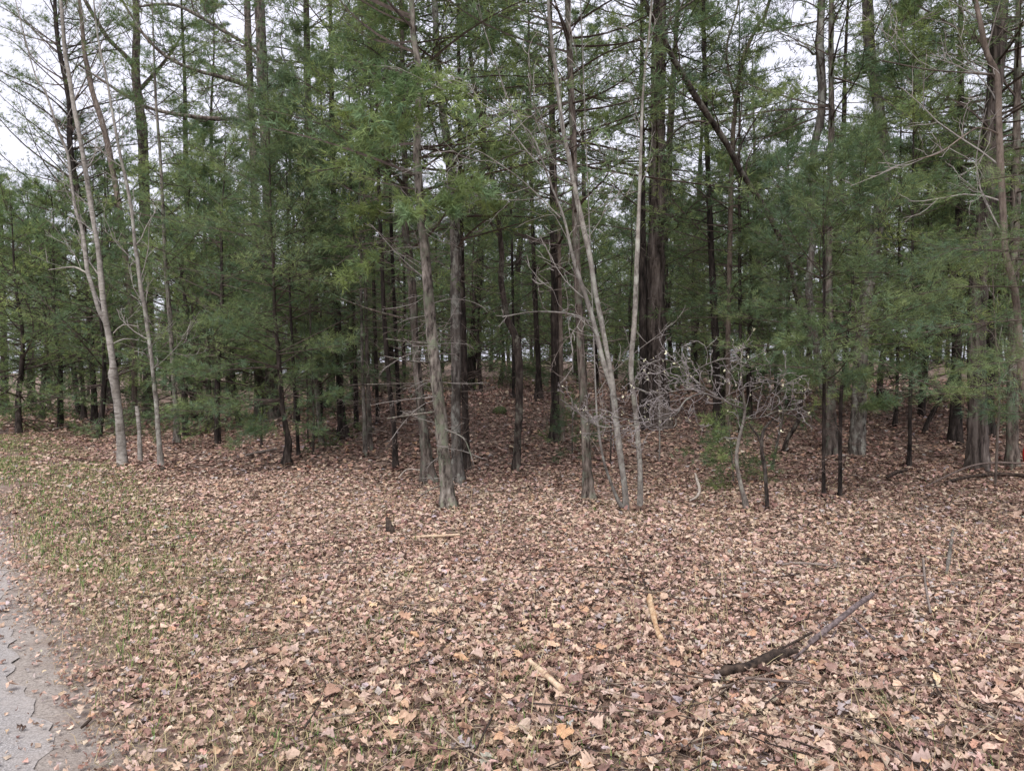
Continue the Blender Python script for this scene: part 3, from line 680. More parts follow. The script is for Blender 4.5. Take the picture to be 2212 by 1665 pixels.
bare_tree('slim_tree', 'slim straight grey tree leaning left, right of the broken stub',
          [[(348, 1010, 12.5), (343, 946, 11), (338, 873, 9.5), (332, 820, 9), (328, 780, 8.5), (320, 720, 8.5), (313, 666, 8.5), (303, 613, 8), (297, 560, 8), (292, 533, 7.5), (285, 460, 7), (273, 393, 6.5), (263, 350, 6), (253, 300, 5.5), (240, 227, 5), (230, 167, 4.5), (217, 110, 4), (205, 30, 3.5)]],
          'grey', 'twig_pale', H=8, seed=3, L=0.9, spacing=0.35, start=0.25, up=0.25,
          limbs=[[(325, 776, 3, 0), (312, 764, 2.5, -.1), (290, 758, 2, -.2)], [(330, 800, 3, 0), (342, 782, 2.6, -.1), (336, 770, 2, -.1)]])
pine('slender_pine', 'slender pine with a pale brown trunk right of the slim grey tree',
     [(383, 961, 13), (380, 886, 11), (373, 786, 10), (367, 686, 9.5), (360, 603, 9), (356, 540, 8), (347, 350, 6.5), (340, 260, 5.5), (335, 180, 5)],
     'pine_grey', H=10, crown=(3.6, 10, 1.3, 0.42, 4, 0.8, 0.0, 0.5, 'flat'), dead=(0.6, 3.6, 0.6, 0.35, 3), seed=4, fol=TALL)
# --- the leafy young pines left of centre
pine('crooked_pine', 'young pine with a kinked dark trunk and full green crown left of centre',
     [(617, 1006, 15), (621, 975, 14), (623, 953, 14), (618, 926, 12), (611, 886, 10), (607, 840, 10), (603, 786, 9), (597, 720, 8), (593, 670, 7), (590, 560, 6), (585, 450, 5)],
     'pine_dark', H=6.6, crown=(0.75, 6.5, 2.1, 0.36, 5, 1, -0.05, 0.6, 'cone'), seed=5, tone=1.15,
     sprays=[[(610, 880, 0), (540, 868, -.5), (470, 880, -.9), (400, 872, -1.1)], [(605, 800, 0), (540, 780, -.6), (450, 800, -.9), (380, 790, -1.0)],
             [(607, 850, 0), (680, 860, -.4), (740, 850, -.7)], [(610, 905, 0), (570, 935, -.4), (540, 930, -.6)], [(597, 720, 0), (500, 700, -.5), (440, 690, -.8)], [(600, 760, 0), (690, 740, -.5), (770, 735, -.8)]])
pine('young_pine', 'thin young pine standing right behind the kinked pine',
     [(645, 990, 8), (640, 900, 7), (634, 800, 6.5), (630, 713, 6), (625, 600, 5)], 'pine_dark', H=6, crown=(1.6, 6, 1.3, 0.30, 5, 1, 0, 0.6, 'cone'), dead=(0.4, 1.6, 0.4, 0.3, 3), seed=6, sides=8)
pine('young_pine', 'thin grey pine pole with the pale lower stem, left of the dark flared trunk',
     [(695, 961, 10), (688, 890, 9), (680, 810, 8), (673, 753, 7), (668, 600, 6)], 'pine_grey', H=7.5, crown=(2.4, 7.5, 1.4, 0.36, 5, 0.9, 0, 0.6, 'cone'), dead=(0.3, 2.4, 0.5, 0.3, 3), seed=7, sides=8)
for q, (poly, lab) in enumerate(((((677, 985, 5), (677, 880, 4.5), (672, 760, 4)), 'very thin dark sapling nearest the left of the grey pine pole'),
                                 (((665, 960, 4), (664, 860, 3.5), (660, 760, 3)), 'hair-thin sapling just right of the thin young pine'),
                                 (((565, 966, 6), (564, 920, 5), (562, 895, 4)), 'short dead stick standing left of the kinked pine'))):
    bare_tree('sapling', lab, [list(poly)], 'oak', 'twig_brown', H=(3.2, 3, 0)[q], seed=8 + q, L=0.35, spacing=0.3, levels=2, start=0.3, sides=6, flare=0.1)
# --- dark thicket of poles left of the front pine
pine('dark_pine', 'dark tall pine with a flared black base left of the thin poles',
     [(742, 946, 20), (738, 900, 16), (735, 853, 15), (731, 740, 14), (726, 600, 13), (720, 400, 11), (716, 200, 10)], 'pine_dark', H=13, crown=(3.6, 13, 1.9, 0.5, 4, 0.75, 0.1, 0.6, 'flat'), dead=(0.8, 3.6, 1.0, 0.35, 3), seed=12, flare=0.8, fol=TALL)
pole = [((770, 930, 11), (768, 830, 10), (764, 700, 9), (760, 560, 8), 'dark pole just right of the flared black trunk'),
        ((789, 986, 9), (787, 900, 8), (783, 800, 7.5), (780, 620, 7), 'thin grey pole, front left one of a touching pair'),
        ((800, 973, 10), (797, 880, 9), (793, 780, 8), (789, 600, 7), 'thin grey pole, right one of a touching pair'),
        ((816, 916, 9), (814, 840, 8), (811, 740, 8), (806, 560, 7), 'slim dark pole set back behind the touching pair'),
        ((863, 905, 9), (858, 800, 9), (852, 660, 8), (846, 520, 7), 'slim dark pole right behind the leaning dark pole')]
for q, (a, b_, c_, d_, lab) in enumerate(pole):
    pine('pine_pole', lab, [a, b_, c_, d_], ('pine_dark', 'pine_grey', 'pine', 'pine_dark', 'pine_dark')[q], H=9 + q % 3, crown=(3.8, 9 + q % 3, 1.2, 0.6, 4, 0.7, 0.1, 0.6, 'flat'), dead=(0.5, 4, 0.75, 0.35, 3), seed=13 + q, sides=8, fol=TALL)
pine('pine_pole', 'dark pole leaning left, whose foot stands in front of the poles',
     [(854, 1016, 13), (853, 960, 12), (849, 900, 11.5), (840, 820, 11), (830, 686, 9.5), (825, 570, 8.5), (818, 400, 7)], 'pine_dark', H=11, crown=(4, 11, 1.5, 0.5, 4, 0.75, 0.1, 0.6, 'flat'), dead=(0.5, 4, 1.0, 0.3, 3), seed=20, fol=TALL)
# --- the centre group
pine('front_pine', 'foremost grey pine trunk at the centre with pale dead twigs round its foot',
     [(969, 1100, 33), (966, 1060, 29), (959, 986, 27), (950, 886, 25), (937, 770, 24), (927, 653, 22), (919, 553, 20), (910, 467, 18), (901, 333, 16), (904, 250, 15), (903, 143, 14), (894, 83, 13), (889, 0, 12)],
     'pine_grey', H=12, crown=(3.9, 12, 1.8, 0.38, 5, 0.85, 0.1, 0.6, 'flat'), dead=(0.45, 4.0, 0.85, 0.26, 3), deadm='twig_pale', dtr=1.0, limb_L=0.35, seed=21,
     limbs=[[(934, 742, 4, 0), (890, 739, 3.5, -.2), (834, 732, 2.5, -.4)], [(938, 783, 4, 0), (890, 780, 3.5, -.2), (828, 769, 2.5, -.3)], [(948, 888, 4, 0), (890, 896, 3.5, -.2), (836, 904, 2.5, -.3)], [(962, 930, 3.5, 0), (1000, 945, 3, -.2), (1018, 985, 2.5, -.3), (1024, 1010, 2, -.3)], [(960, 1045, 3, 0), (920, 1062, 2.6, -.2), (895, 1085, 2, -.2)]], sides=16, flare=0.45, tone=1.1, fol=TALL,
     sprays=[[(903, 200, 0), (860, 190, -.5), (815, 230, -.9), (790, 290, -1.1)], [(903, 180, 0), (930, 170, -.5), (960, 190, -.8), (990, 230, -1)], [(903, 230, 0), (880, 250, -.6), (850, 290, -1)],
             [(910, 430, 0), (950, 400, -.4), (1000, 400, -.7), (1050, 415, -.9)], [(912, 440, 0), (900, 440, -.5), (880, 470, -.9)], [(910, 420, 0), (955, 425, -.4), (980, 455, -.8)], [(903, 160, 0), (890, 170, -.7), (870, 220, -1.1)]])
pine('pine_tree', 'brown pine trunk leaning left close behind the front pine',
     [(927, 1045, 27), (922, 985, 23), (914, 920, 21), (900, 786, 19), (894, 686, 18), (887, 570, 17), (876, 500, 15), (874, 333, 13), (870, 200, 12)],
     'pine', H=12.5, crown=(3.4, 12.5, 1.9, 0.42, 5, 0.8, 0.1, 0.6, 'flat'), dead=(0.8, 4.6, 0.9, 0.3, 3), limb_L=0.4, limbs=[[(901, 828, 4, 0), (850, 829, 3.5, -.1), (762, 831, 2.5, -.2)], [(893, 690, 5, 0), (850, 682, 4.5, -.1), (790, 665, 3.5, -.2), (737, 645, 2.5, -.3)]], sprays=[[(876, 480, 0), (820, 450, -.4), (760, 470, -.7)], [(875, 400, 0), (830, 350, -.5), (770, 340, -.9), (720, 370, -1.1)], [(872, 300, 0), (800, 260, -.5), (740, 250, -.9)], [(870, 210, 0), (800, 130, -.6), (730, 100, -1)], [(880, 520, 0), (840, 540, -.5), (790, 580, -.8), (740, 600, -1)], [(871, 250, 0), (850, 280, -.8), (800, 330, -1.3)]], seed=22, fol=TALL)
pine('pine_tree', 'straight furrowed grey pine right behind the front pine, with a pale foot',
     [(989, 1043, 23), (987, 990, 21), (985, 886, 22), (985, 753, 24), (984, 620, 24), (985, 553, 24), (982, 480, 22), (970, 333, 19), (957, 250, 16), (945, 120, 14)],
     'mottle', H=13, crown=(3.6, 13, 2.0, 0.42, 5, 0.8, 0.1, 0.6, 'flat'), dead=(1.0, 4.8, 0.9, 0.35, 3), sprays=[[(972, 350, 0), (1040, 320, -.4), (1110, 330, -.7)], [(962, 270, 0), (1040, 210, -.5), (1120, 190, -.9)], [(950, 150, 0), (1020, 90, -.5), (1090, 70, -.8)], [(975, 400, 0), (1020, 420, -.6), (1080, 450, -.9)], [(945, 120, 0), (890, 60, -.6), (820, 30, -1)]], seed=23, fol=TALL)
pine('pine_tree', 'dark pine trunk pressed against the right of the furrowed grey pine',
     [(1009, 1020, 16), (1006, 940, 14), (1004, 853, 14), (1000, 653, 12), (996, 500, 11)], 'pine_dark', H=11, crown=(4.6, 11, 1.6, 0.5, 4, 0.75, 0.1, 0.6, 'flat'), dead=(0.8, 4.6, 0.8, 0.35, 3), seed=24, fol=TALL)
bare_tree('crooked_oak', 'crooked dark oak with a kinked trunk standing on the slope at the centre',
          [[(1115, 1016, 18), (1118, 950, 16), (1121, 886, 17), (1121, 786, 18), (1112, 725, 16), (1096, 690, 15), (1090, 653, 13), (1082, 603, 13), (1084, 553, 12), (1079, 500, 11), (1074, 450, 11), (1060, 367, 11), (1047, 317, 11), (1034, 243, 11), (1024, 183, 10), (1018, 133, 9), (1010, 40, 7)]],
          'oak', 'twig_dark', H=9, seed=25, L=1.1, spacing=0.4, levels=3, start=0.4, up=0.2)
pine('pine_tree', 'black pine trunk on the crest of the slope right of the crooked oak',
     [(1164, 865, 14), (1163, 800, 12), (1161, 753, 11.5), (1155, 620, 10), (1151, 500, 9), (1146, 330, 8)], 'pine_dark', H=12, crown=(2.6, 12, 1.9, 0.5, 5, 0.8, 0, 0.6, 'flat'), dead=(0.8, 3, 0.9, 0.35, 3), seed=26, fol=TALL)
pine('pine_pole', 'thin dark pole directly behind the crooked oak',
     [(1109, 863, 7), (1109, 760, 6.5), (1107, 600, 6), (1104, 450, 5)], 'pine_dark', H=10, crown=(3, 10, 1.4, 0.5, 4, 0.8, 0, 0.6, 'flat'), dead=(0.8, 3, 0.7, 0.4, 3), seed=27, sides=8, fol=TALL)
pine('pine_tree', 'broad dark pine trunk on the slope, left neighbour of a reddish stem',
     [(1200, 956, 21), (1200, 880, 18), (1199, 753, 18), (1199, 586, 17), (1196, 480, 15), (1194, 300, 13), (1190, 150, 11)], 'pine_dark', H=13, crown=(3.2, 13, 2.1, 0.42, 5, 0.85, 0.1, 0.6, 'flat'), dead=(1, 3.8, 0.9, 0.35, 3), sprays=[[(1195, 350, 0), (1130, 320, -.5), (1070, 340, -.9)], [(1194, 280, 0), (1260, 250, -.5), (1330, 260, -.9)], [(1192, 200, 0), (1130, 130, -.5), (1060, 110, -.9)], [(1192, 180, 0), (1260, 110, -.6), (1330, 90, -1)], [(1197, 480, 0), (1140, 480, -.5), (1090, 510, -.8)]], seed=28, fol=TALL)
bare_tree('reddish_tree', 'slim reddish grey stem in front of the broad dark pine trunk',
          [[(1215, 957, 12), (1213, 880, 11), (1212, 820, 11), (1211, 720, 10), (1209, 620, 9), (1206, 480, 8), (1196, 360, 6)]], 'brown', 'twig_brown', H=7, seed=29, L=0.8, spacing=0.35, levels=3, start=0.35)
pine('pine_tree', 'brown pine with a smooth dark foot just left of the pale twin stems',
     [(1272, 1081, 23), (1270, 1040, 20), (1267, 986, 19), (1264, 913, 18), (1256, 786, 17), (1250, 653, 16), (1245, 533, 16), (1238, 300, 15), (1234, 200, 14), (1230, 100, 13), (1226, 0, 12)],
     'pine', H=12, crown=(3.6, 12, 1.9, 0.40, 5, 0.8, 0.1, 0.6, 'flat'), dead=(0.9, 4.8, 0.8, 0.3, 3), seed=30, fol=TALL)
bare_tree('grey_maple', 'pale grey forked maple, left of two stems rising side by side at centre right',
          [[(1354, 1108, 14), (1350, 1060, 12), (1344, 1010, 12), (1334, 936, 13), (1325, 853, 14), (1318, 800, 12), (1313, 770, 11), (1297, 686, 11), (1284, 620, 11), (1274, 553, 11), (1258, 483, 11), (1240, 400, 10.5), (1227, 333, 10), (1214, 267, 9.5), (1204, 183, 8), (1194, 100, 7), (1184, 0, 6)],
           [(1322, 842, 10), (1300, 770, 10), (1284, 703, 10), (1267, 646, 9.5), (1245, 580, 8.5), (1234, 540, 7), (1217, 467, 5.5), (1190, 400, 4.5), (1167, 333, 4), (1147, 290, 3.5), (1100, 220, 2.5)],
           [(1345, 1095, 8), (1336, 1083, 8), (1317, 1036, 7), (1302, 986, 6), (1292, 920, 5), (1288, 870, 3.5)]],
          'grey', 'twig_pale', H=8.2, seed=31, L=1.1, spacing=0.46, levels=3, start=0.45, up=0.12,
          limbs=[[(1290, 730, 4.5, 0), (1262, 690, 4, -.2), (1215, 676, 3.5, -.4), (1150, 674, 3, -.6), (1085, 685, 2, -.7)], [(1240, 400, 4, 0), (1200, 380, 3.5, -.2), (1150, 340, 3, -.3), (1085, 260, 2.5, -.3), (1030, 215, 2, -.3), (960, 170, 1.5, -.3)],
                 [(1210, 470, 3, 0), (1150, 410, 2.6, -.1), (1095, 365, 2.4, -.2), (1010, 320, 2, -.3), (960, 370, 1.6, -.3), (890, 375, 1.2, -.3)]])
bare_tree('grey_maple', 'pale grey single maple stem, right of two stems rising side by side at centre right',
          [[(1382, 1106, 13), (1383, 1050, 12), (1382, 1003, 11.5), (1374, 903, 11), (1364, 820, 11), (1364, 770, 10.5), (1371, 686, 10.5), (1375, 586, 10), (1377, 533, 9), (1382, 400, 7.5), (1385, 300, 6.5), (1388, 217, 5.5), (1396, 120, 5), (1406, 20, 4)]],
          'grey', 'twig_pale', H=8, seed=32, L=0.9, spacing=0.42, levels=3, start=0.45, up=0.12)
pine('big_pine', 'thickest trunk in view, furrowed dark brown pine behind the pale twin stems',
     [(1417, 926, 47.0), (1416, 880, 43.7), (1415, 786, 41.2), (1415, 686, 39.5), (1416, 553, 37.0), (1418, 500, 35.3), (1420, 267, 33.6), (1424, 67, 28.6), (1427, -60, 25.2)], 'furrow', H=15, crown=(3.8, 15, 2.3, 0.5, 4, 0.85, 0.1, 0.5, 'flat'), dead=(2, 5.5, 1.0, 0.5, 3), sprays=[[(1422, 210, 0), (1480, 190, -.6), (1550, 210, -1)], [(1424, 100, 0), (1360, 60, -.6), (1290, 50, -1)], [(1420, 330, 0), (1500, 320, -.6), (1570, 350, -1)], [(1421, 240, 0), (1370, 250, -.8), (1320, 290, -1.2)], [(1424, 80, 0), (1490, 40, -.6), (1560, 50, -1)]], seed=33, sides=22, fol=TALL)
pine('dark_pine', 'black trunk half hidden at the left edge of the thickest pine',
     [(1392, 928, 20), (1390, 850, 18), (1389, 700, 17), (1388, 553, 16), (1387, 400, 13)], 'pine_dark', H=12, crown=(5, 12, 1.7, 0.5, 4, 0.75, 0.1, 0.6, 'flat'), seed=34, fol=TALL)
bare_tree('leaning_oak', 'dark oak with a bent foot, its long trunk leaning far to the left overhead',
          [[(1693, 978, 9.4), (1700, 950, 8.7), (1712, 930, 8.7), (1726, 903, 8.1), (1731, 853, 8.1), (1742, 790, 8.1), (1748, 740, 8.7), (1735, 690, 8.7), (1721, 645, 9.4), (1712, 600, 9.4), (1695, 540, 9.4), (1668, 477, 10.1), (1648, 443, 10.1), (1621, 403, 10.1), (1595, 360, 10.8), (1575, 320, 10.8), (1548, 277, 10.1), (1518, 233, 10.1), (1495, 197, 9.4), (1472, 155, 9.4), (1454, 127, 9.4), (1430, 77, 9.4), (1404, 30, 8.7), (1388, -10, 8.1), (1370, -70, 7.4)]],
          'oak', 'twig_dark', H=9.5, lean=-0.42, seed=35, L=1.2, spacing=0.42, levels=3, start=0.42, up=0.25,
          limbs=[[(1545, 272, 6, 0), (1510, 262, 5, 0), (1470, 275, 4, 0), (1420, 330, 3, 0)], [(1590, 345, 5, 0), (1607, 300, 4, -.1), (1640, 245, 3, -.2)], [(1432, 85, 6, 0), (1450, 40, 5, 0), (1500, 0, 4, 0)]])
# --- right of centre
pine('pine_tree', 'dark straight pine trunk rising behind the budding shrub',
     [(1552, 930, 20), (1549, 850, 17), (1546, 753, 16), (1540, 620, 15), (1536, 533, 13), (1528, 333, 11), (1521, 100, 9)], 'pine_dark', H=12, crown=(3.6, 12, 1.7, 0.45, 4, 0.85, 0.05, 0.6, 'flat'), dead=(0.8, 3.6, 0.9, 0.4, 3), seed=36, fol=TALL)
bare_tree('slim_oak', 'slim grey brown oak with forking dark limbs against the sky at upper right',
          [[(1574, 935, 12), (1573, 850, 11), (1573, 700, 10.5), (1577, 533, 10), (1580, 367, 10), (1588, 233, 9.5), (1604, 133, 9), (1622, 85, 8), (1641, 50, 7), (1660, 10, 6)]],
          'brown', 'twig_dark', H=10, seed=37, L=1.5, spacing=0.4, levels=3, start=0.45, up=0.2,
          limbs=[[(1590, 225, 6, 0), (1575, 160, 5.5, 0), (1570, 100, 5, .1), (1590, 30, 4, .1), (1600, -30, 3, .1)], [(1645, 48, 5, 0), (1668, 60, 4, -.2), (1690, 62, 3, -.3)]])
pine('pine_pole', 'thin dark pole close on the right of the slim grey brown oak',
     [(1601, 940, 9), (1600, 800, 8), (1598, 600, 7.5), (1597, 400, 6)], 'pine_dark', H=9, crown=(2.2, 9, 1.4, 0.4, 5, 0.85, 0, 0.6, 'flat'), seed=38, sides=8, fol=TALL)
bare_tree('mottled_maple', 'lichen mottled grey trunk with a sideways kink in the upper right',
          [[(1808, 984, 18), (1800, 920, 16), (1780, 850, 15), (1764, 753, 15), (1748, 640, 15), (1750, 570, 15), (1756, 520, 15), (1751, 483, 15), (1755, 417, 15), (1759, 317, 16), (1771, 267, 16), (1776, 200, 16), (1771, 100, 16), (1775, 0, 15), (1777, -60, 14)]],
          'mottle', 'twig_dark', H=12, seed=39, L=1.4, spacing=0.45, levels=3, start=0.5, limbs=[[(1768, 110, 5, 0), (1757, 118, 4.5, -.1), (1745, 105, 4, -.2), (1720, 95, 3, -.3)]])
pine('pine_tree', 'dark straight pine trunk touching the right of the kinked mottled trunk',
     [(1797, 988, 25), (1796, 930, 22), (1795, 886, 21), (1793, 800, 19), (1790, 650, 16), (1791, 533, 14), (1793, 400, 13), (1796, 267, 12), (1795, 133, 11), (1796, 0, 10)], 'pine', H=13, crown=(3.8, 13, 1.9, 0.45, 5, 0.85, 0.05, 0.6, 'flat'), dead=(1, 3.8, 0.9, 0.4, 3), sprays=[[(1794, 350, 0), (1730, 330, -.5), (1660, 350, -.9)], [(1796, 230, 0), (1720, 200, -.5), (1640, 220, -.9)], [(1796, 200, 0), (1860, 150, -.6), (1940, 150, -1)], [(1796, 90, 0), (1720, 50, -.6), (1640, 60, -1)], [(1793, 420, 0), (1860, 400, -.6), (1930, 420, -1)]], flare=0.25, seed=40, fol=TALL)
bare_tree('mottled_maple', 'stout grey trunk with a wide dark foot, leaning right then left overhead',
          [[(1851, 983, 34), (1853, 930, 30), (1855, 886, 29), (1858, 786, 28), (1870, 653, 27), (1890, 520, 26), (1908, 400, 25), (1911, 340, 24), (1906, 290, 24), (1898, 233, 23), (1888, 167, 22), (1878, 100, 22), (1874, 0, 21), (1870, -60, 20)]],
          'mottle', 'twig_dark', H=13, seed=41, L=1.6, spacing=0.5, levels=3, start=0.5, sides=16, flare=0.2)
pine('young_pine', 'thin black young pine, left one of a pair standing forward at right',
     [(1780, 1080, 9), (1779, 1000, 8), (1780, 853, 7.5), (1780, 653, 6.5), (1779, 500, 5)], 'pine_dark', H=4.1, crown=(1.45, 4.1, 1.3, 0.34, 5, 1, 0, 0.6, 'cone'), dead=(0.4, 1.4, 0.3, 0.3, 2), seed=42, sides=8, tone=1.1,
     sprays=[[(1780, 840, 0), (1830, 815, -.3), (1870, 808, -.5)], [(1780, 810, 0), (1740, 812, -.3), (1705, 815, -.5)], [(1780, 780, 0), (1740, 740, -.3), (1690, 740, -.4)]])
pine('young_pine', 'thin black young pine, right one of a pair standing forward at right',
     [(1815, 1076, 9), (1815, 980, 8), (1817, 853, 7.5), (1828, 753, 6.5), (1836, 663, 5), (1848, 553, 4)], 'pine_dark', H=4.3, crown=(1.5, 4.3, 1.3, 0.34, 5, 1, 0, 0.6, 'cone'), dead=(0.4, 1.4, 0.3, 0.3, 2), seed=43, sides=8, tone=1.1,
     sprays=[[(1817, 880, 0), (1870, 880, -.2), (1920, 872, -.4)], [(1828, 753, 0), (1780, 700, -.4), (1730, 690, -.6)]])
pine('young_pine', 'slim dark pine standing alone on open leaves between the stout trunks',
     [(1963, 1013, 9), (1965, 960, 8.5), (1966, 886, 8), (1968, 786, 7), (1970, 600, 6)], 'pine_dark', H=7, crown=(1.35, 7, 2.0, 0.40, 5, 1, 0, 0.6, 'cone'), dead=(0.5, 1.5, 0.4, 0.3, 2), seed=44, sides=8, tone=1.1)
pine('pine_pole', 'thin dark pole set back left of the slim lone pine',
     [(1933, 923, 9), (1936, 870, 8), (1938, 820, 7.5), (1941, 650, 7)], 'pine_dark', H=8, crown=(1.8, 8, 1.7, 0.34, 5, 0.95, 0, 0.6, 'cone'), seed=45, sides=8)
bare_tree('leaning_tree', 'short dark stem leaning right, set back beyond the slim lone pine',
          [[(1996, 936, 10), (2005, 910, 10), (2021, 880, 9), (2040, 840, 8), (2060, 790, 7)]], 'pine_dark', 'twig_brown', H=5, seed=46, L=0.6, spacing=0.4, levels=2, sides=8)
pine('pine_tree', 'black pine trunk at right, left of the big grey furrowed trunk',
     [(2063, 956, 27), (2064, 900, 23), (2066, 753, 19), (2068, 586, 17), (2071, 500, 15), (2075, 267, 13), (2075, 67, 11)], 'pine_dark', H=13, crown=(2.4, 13, 1.9, 0.42, 5, 0.9, 0.0, 0.6, 'flat'), dead=(1, 3, 0.8, 0.4, 3), flare=0.25, seed=47, fol=TALL)
pine('big_pine', 'large furrowed grey pine trunk near the right edge with a mossy dark foot',
     [(2111, 1018, 42), (2112, 960, 38), (2111, 886, 36), (2109, 786, 35), (2111, 686, 35), (2116, 570, 35), (2128, 500, 36), (2137, 333, 34), (2150, 170, 32), (2158, 67, 30), (2164, -40, 27)], 'furrow', H=14, crown=(4.5, 14, 2.2, 0.5, 4, 0.85, 0.1, 0.6, 'flat'), dead=(1.6, 4.5, 0.9, 0.5, 3), flare=0.25, seed=48, sides=18, fol=TALL)
pine('dark_pine', 'black trunk showing behind the right side of the large furrowed pine',
     [(2138, 943, 18), (2138, 860, 16), (2140, 700, 16), (2143, 560, 15), (2148, 400, 13)], 'pine_dark', H=12, crown=(2.6, 12, 1.8, 0.45, 5, 0.85, 0.0, 0.6, 'flat'), seed=49, fol=TALL)
pine('pine_tree', 'grey brown trunk with split roots at the right edge beside the red object',
     [(2188, 1012, 27), (2187, 960, 24), (2187, 886, 24), (2188, 750, 22), (2190, 600, 20), (2194, 400, 18)], 'pine', H=12, crown=(2.8, 12, 1.9, 0.45, 5, 0.85, 0.0, 0.6, 'flat'), flare=0.25, seed=50, fol=TALL)
bare_tree('sapling', 'thin tan sapling in front of the gap between the two right edge trunks',
          [[(2149, 1055, 6.5), (2151, 1020, 6), (2154, 970, 6), (2155, 930, 5.5), (2159, 886, 5), (2158, 800, 4.5), (2150, 720, 3.5)]], 'brown', 'twig_pale', H=3.4, seed=51, L=0.5, spacing=0.35, levels=2, start=0.4, sides=7)
bare_tree('slim_tree', 'smooth light brown tree leaving the frame low at the right edge',
          [[(2240, 1120, 19), (2228, 950, 17), (2214, 853, 16), (2205, 786, 16), (2197, 670, 15.5), (2186, 600, 15), (2173, 553, 14.5), (2169, 500, 14), (2162, 367, 13.5), (2158, 267, 13), (2154, 165, 12.5), (2132, 117, 12), (2118, 50, 11), (2107, 0, 10.5), (2098, -60, 10)]],
          'brown', 'twig_pale', H=8.5, seed=52, L=1.4, spacing=0.5, levels=3, start=0.3, up=0.15,
          limbs=[[(2156, 290, 4, 0), (2135, 280, 3.5, -.2), (2110, 277, 3, -.3), (2080, 295, 2.5, -.5), (2030, 330, 2, -.6), (1980, 345, 1.5, -.7)], [(2150, 162, 4, 0), (2080, 157, 3.5, -.2), (2000, 150, 3, -.4), (1900, 130, 2, -.6)]])
# a pine just outside the right edge whose long branches reach into view
pine('pine_tree', 'pine beyond the right edge whose long low branches of needles reach in from the right',
     [(2420, 1150, 26), (2410, 900, 22), (2400, 600, 19), (2395, 300, 15)], 'pine_grey', H=9, base_y=None, crown=(2.0, 9, 1.6, 0.45, 4, 0.9, 0.1, 0.6, 'flat'), seed=53, tone=1.15,
     fol=dict(ln=0.10, wd=0.0038),
     sprays=[[(2405, 830, 0), (2250, 812, -.2), (2150, 830, -.3), (2030, 838, -.4), (1930, 800, -.5), (1885, 765, -.6)], [(2405, 900, 0), (2260, 860, -.2), (2150, 860, -.3), (2060, 850, -.4), (2025, 850, -.4)],
             [(2405, 870, 0), (2280, 890, -.2), (2180, 895, -.2), (2120, 880, -.3)], [(2400, 700, 0), (2250, 690, -.3), (2100, 700, -.4), (1990, 720, -.5)], [(2400, 620, 0), (2230, 620, .2), (2080, 620, .2), (1960, 640, .3)],
             [(2400, 560, 0), (2250, 520, -.2), (2120, 520, -.3), (2010, 560, -.4)], [(2400, 430, 0), (2250, 380, -.2), (2130, 390, -.2), (2040, 430, -.3)], [(2400, 760, 0), (2290, 770, -.4), (2200, 780, -.5), (2100, 790, -.6)]])
# --- the budding shrub and small growth
bare_tree('budding_shrub', 'grey zigzag shrub with pale opening buds spreading wide in front of the pale twin stems',
          [[(1613, 1105, 13), (1609, 1080, 11), (1602, 1055, 9), (1591, 998, 8), (1595, 955, 7), (1606, 910, 6.5), (1609, 884, 6), (1604, 842, 4.5), (1600, 790, 3.5), (1606, 740, 2.5)]],
          'shrub', 'twig_shrub', H=0, seed=54, L=0.50, spacing=0.09, levels=3, start=0.42, up=0.02, wig=0.36, rmin=0.0034, buds=0.14, cat='shrub', gaps=(0.11, 0.15),
          limbs=[[(1609, 884, 4.3, 0), (1562, 865, 4.3, -.1), (1523, 839, 4.0, -.2), (1491, 811, 3.6, -.2), (1463, 785, 2.9, -.25), (1426, 777, 2.2, -.3), (1380, 795, 1.4, -.3)],
                 [(1551, 862, 3.6, -.1), (1517, 850, 3.6, -.3), (1480, 865, 3.2, -.4), (1460, 896, 2.9, -.5), (1425, 903, 2.5, -.5), (1384, 908, 2.2, -.5), (1313, 900, 1.8, -.5), (1279, 904, 1.4, -.5), (1258, 880, 1.3, -.5)],
                 [(1523, 845, 2.5, -.2), (1480, 840, 2.3, -.3), (1443, 848, 2.2, -.3), (1389, 845, 1.8, -.4), (1355, 820, 1.3, -.4)],
                 [(1460, 905, 2.5, -.5), (1454, 924, 2.2, -.6), (1398, 917, 2.2, -.6), (1330, 921, 1.8, -.7), (1290, 921, 1.8, -.7), (1250, 890, 1.4, -.7), (1210, 862, 1.3, -.7)],
                 [(1608, 900, 2.9, 0), (1625, 904, 2.5, -.1), (1653, 899, 2.2, -.1), (1681, 887, 1.8, -.2), (1735, 886, 1.3, -.3)],
                 [(1604, 842, 2.2, 0), (1640, 820, 1.9, -.1), (1690, 830, 1.4, -.2), (1720, 850, 1.3, -.2)], [(1491, 811, 2.2, -.2), (1520, 790, 1.9, -.3), (1570, 775, 1.4, -.3), (1620, 790, 1.3, -.3)]])
bare_tree('sapling', 'forked dark sapling just right of the foot of the budding shrub',
          [[(1659, 1103, 9), (1655, 1060, 8), (1653, 1020, 8), (1645, 970, 8), (1648, 933, 7), (1660, 915, 4), (1680, 895, 3)], [(1646, 965, 5), (1636, 940, 5), (1624, 925, 4), (1618, 915, 3)]],
          'oak', 'twig_dark', H=0, seed=55, L=0.4, spacing=0.25, levels=2, start=0.5, sides=7)
bare_tree('sapling', 'thin dark leaning sapling behind the forked sapling',
          [[(1664, 1022, 6), (1672, 990, 6), (1680, 950, 5.5), (1690, 905, 4.5), (1694, 860, 3)]], 'oak', 'twig_dark', H=0, seed=56, L=0.4, spacing=0.3, levels=2, sides=6)
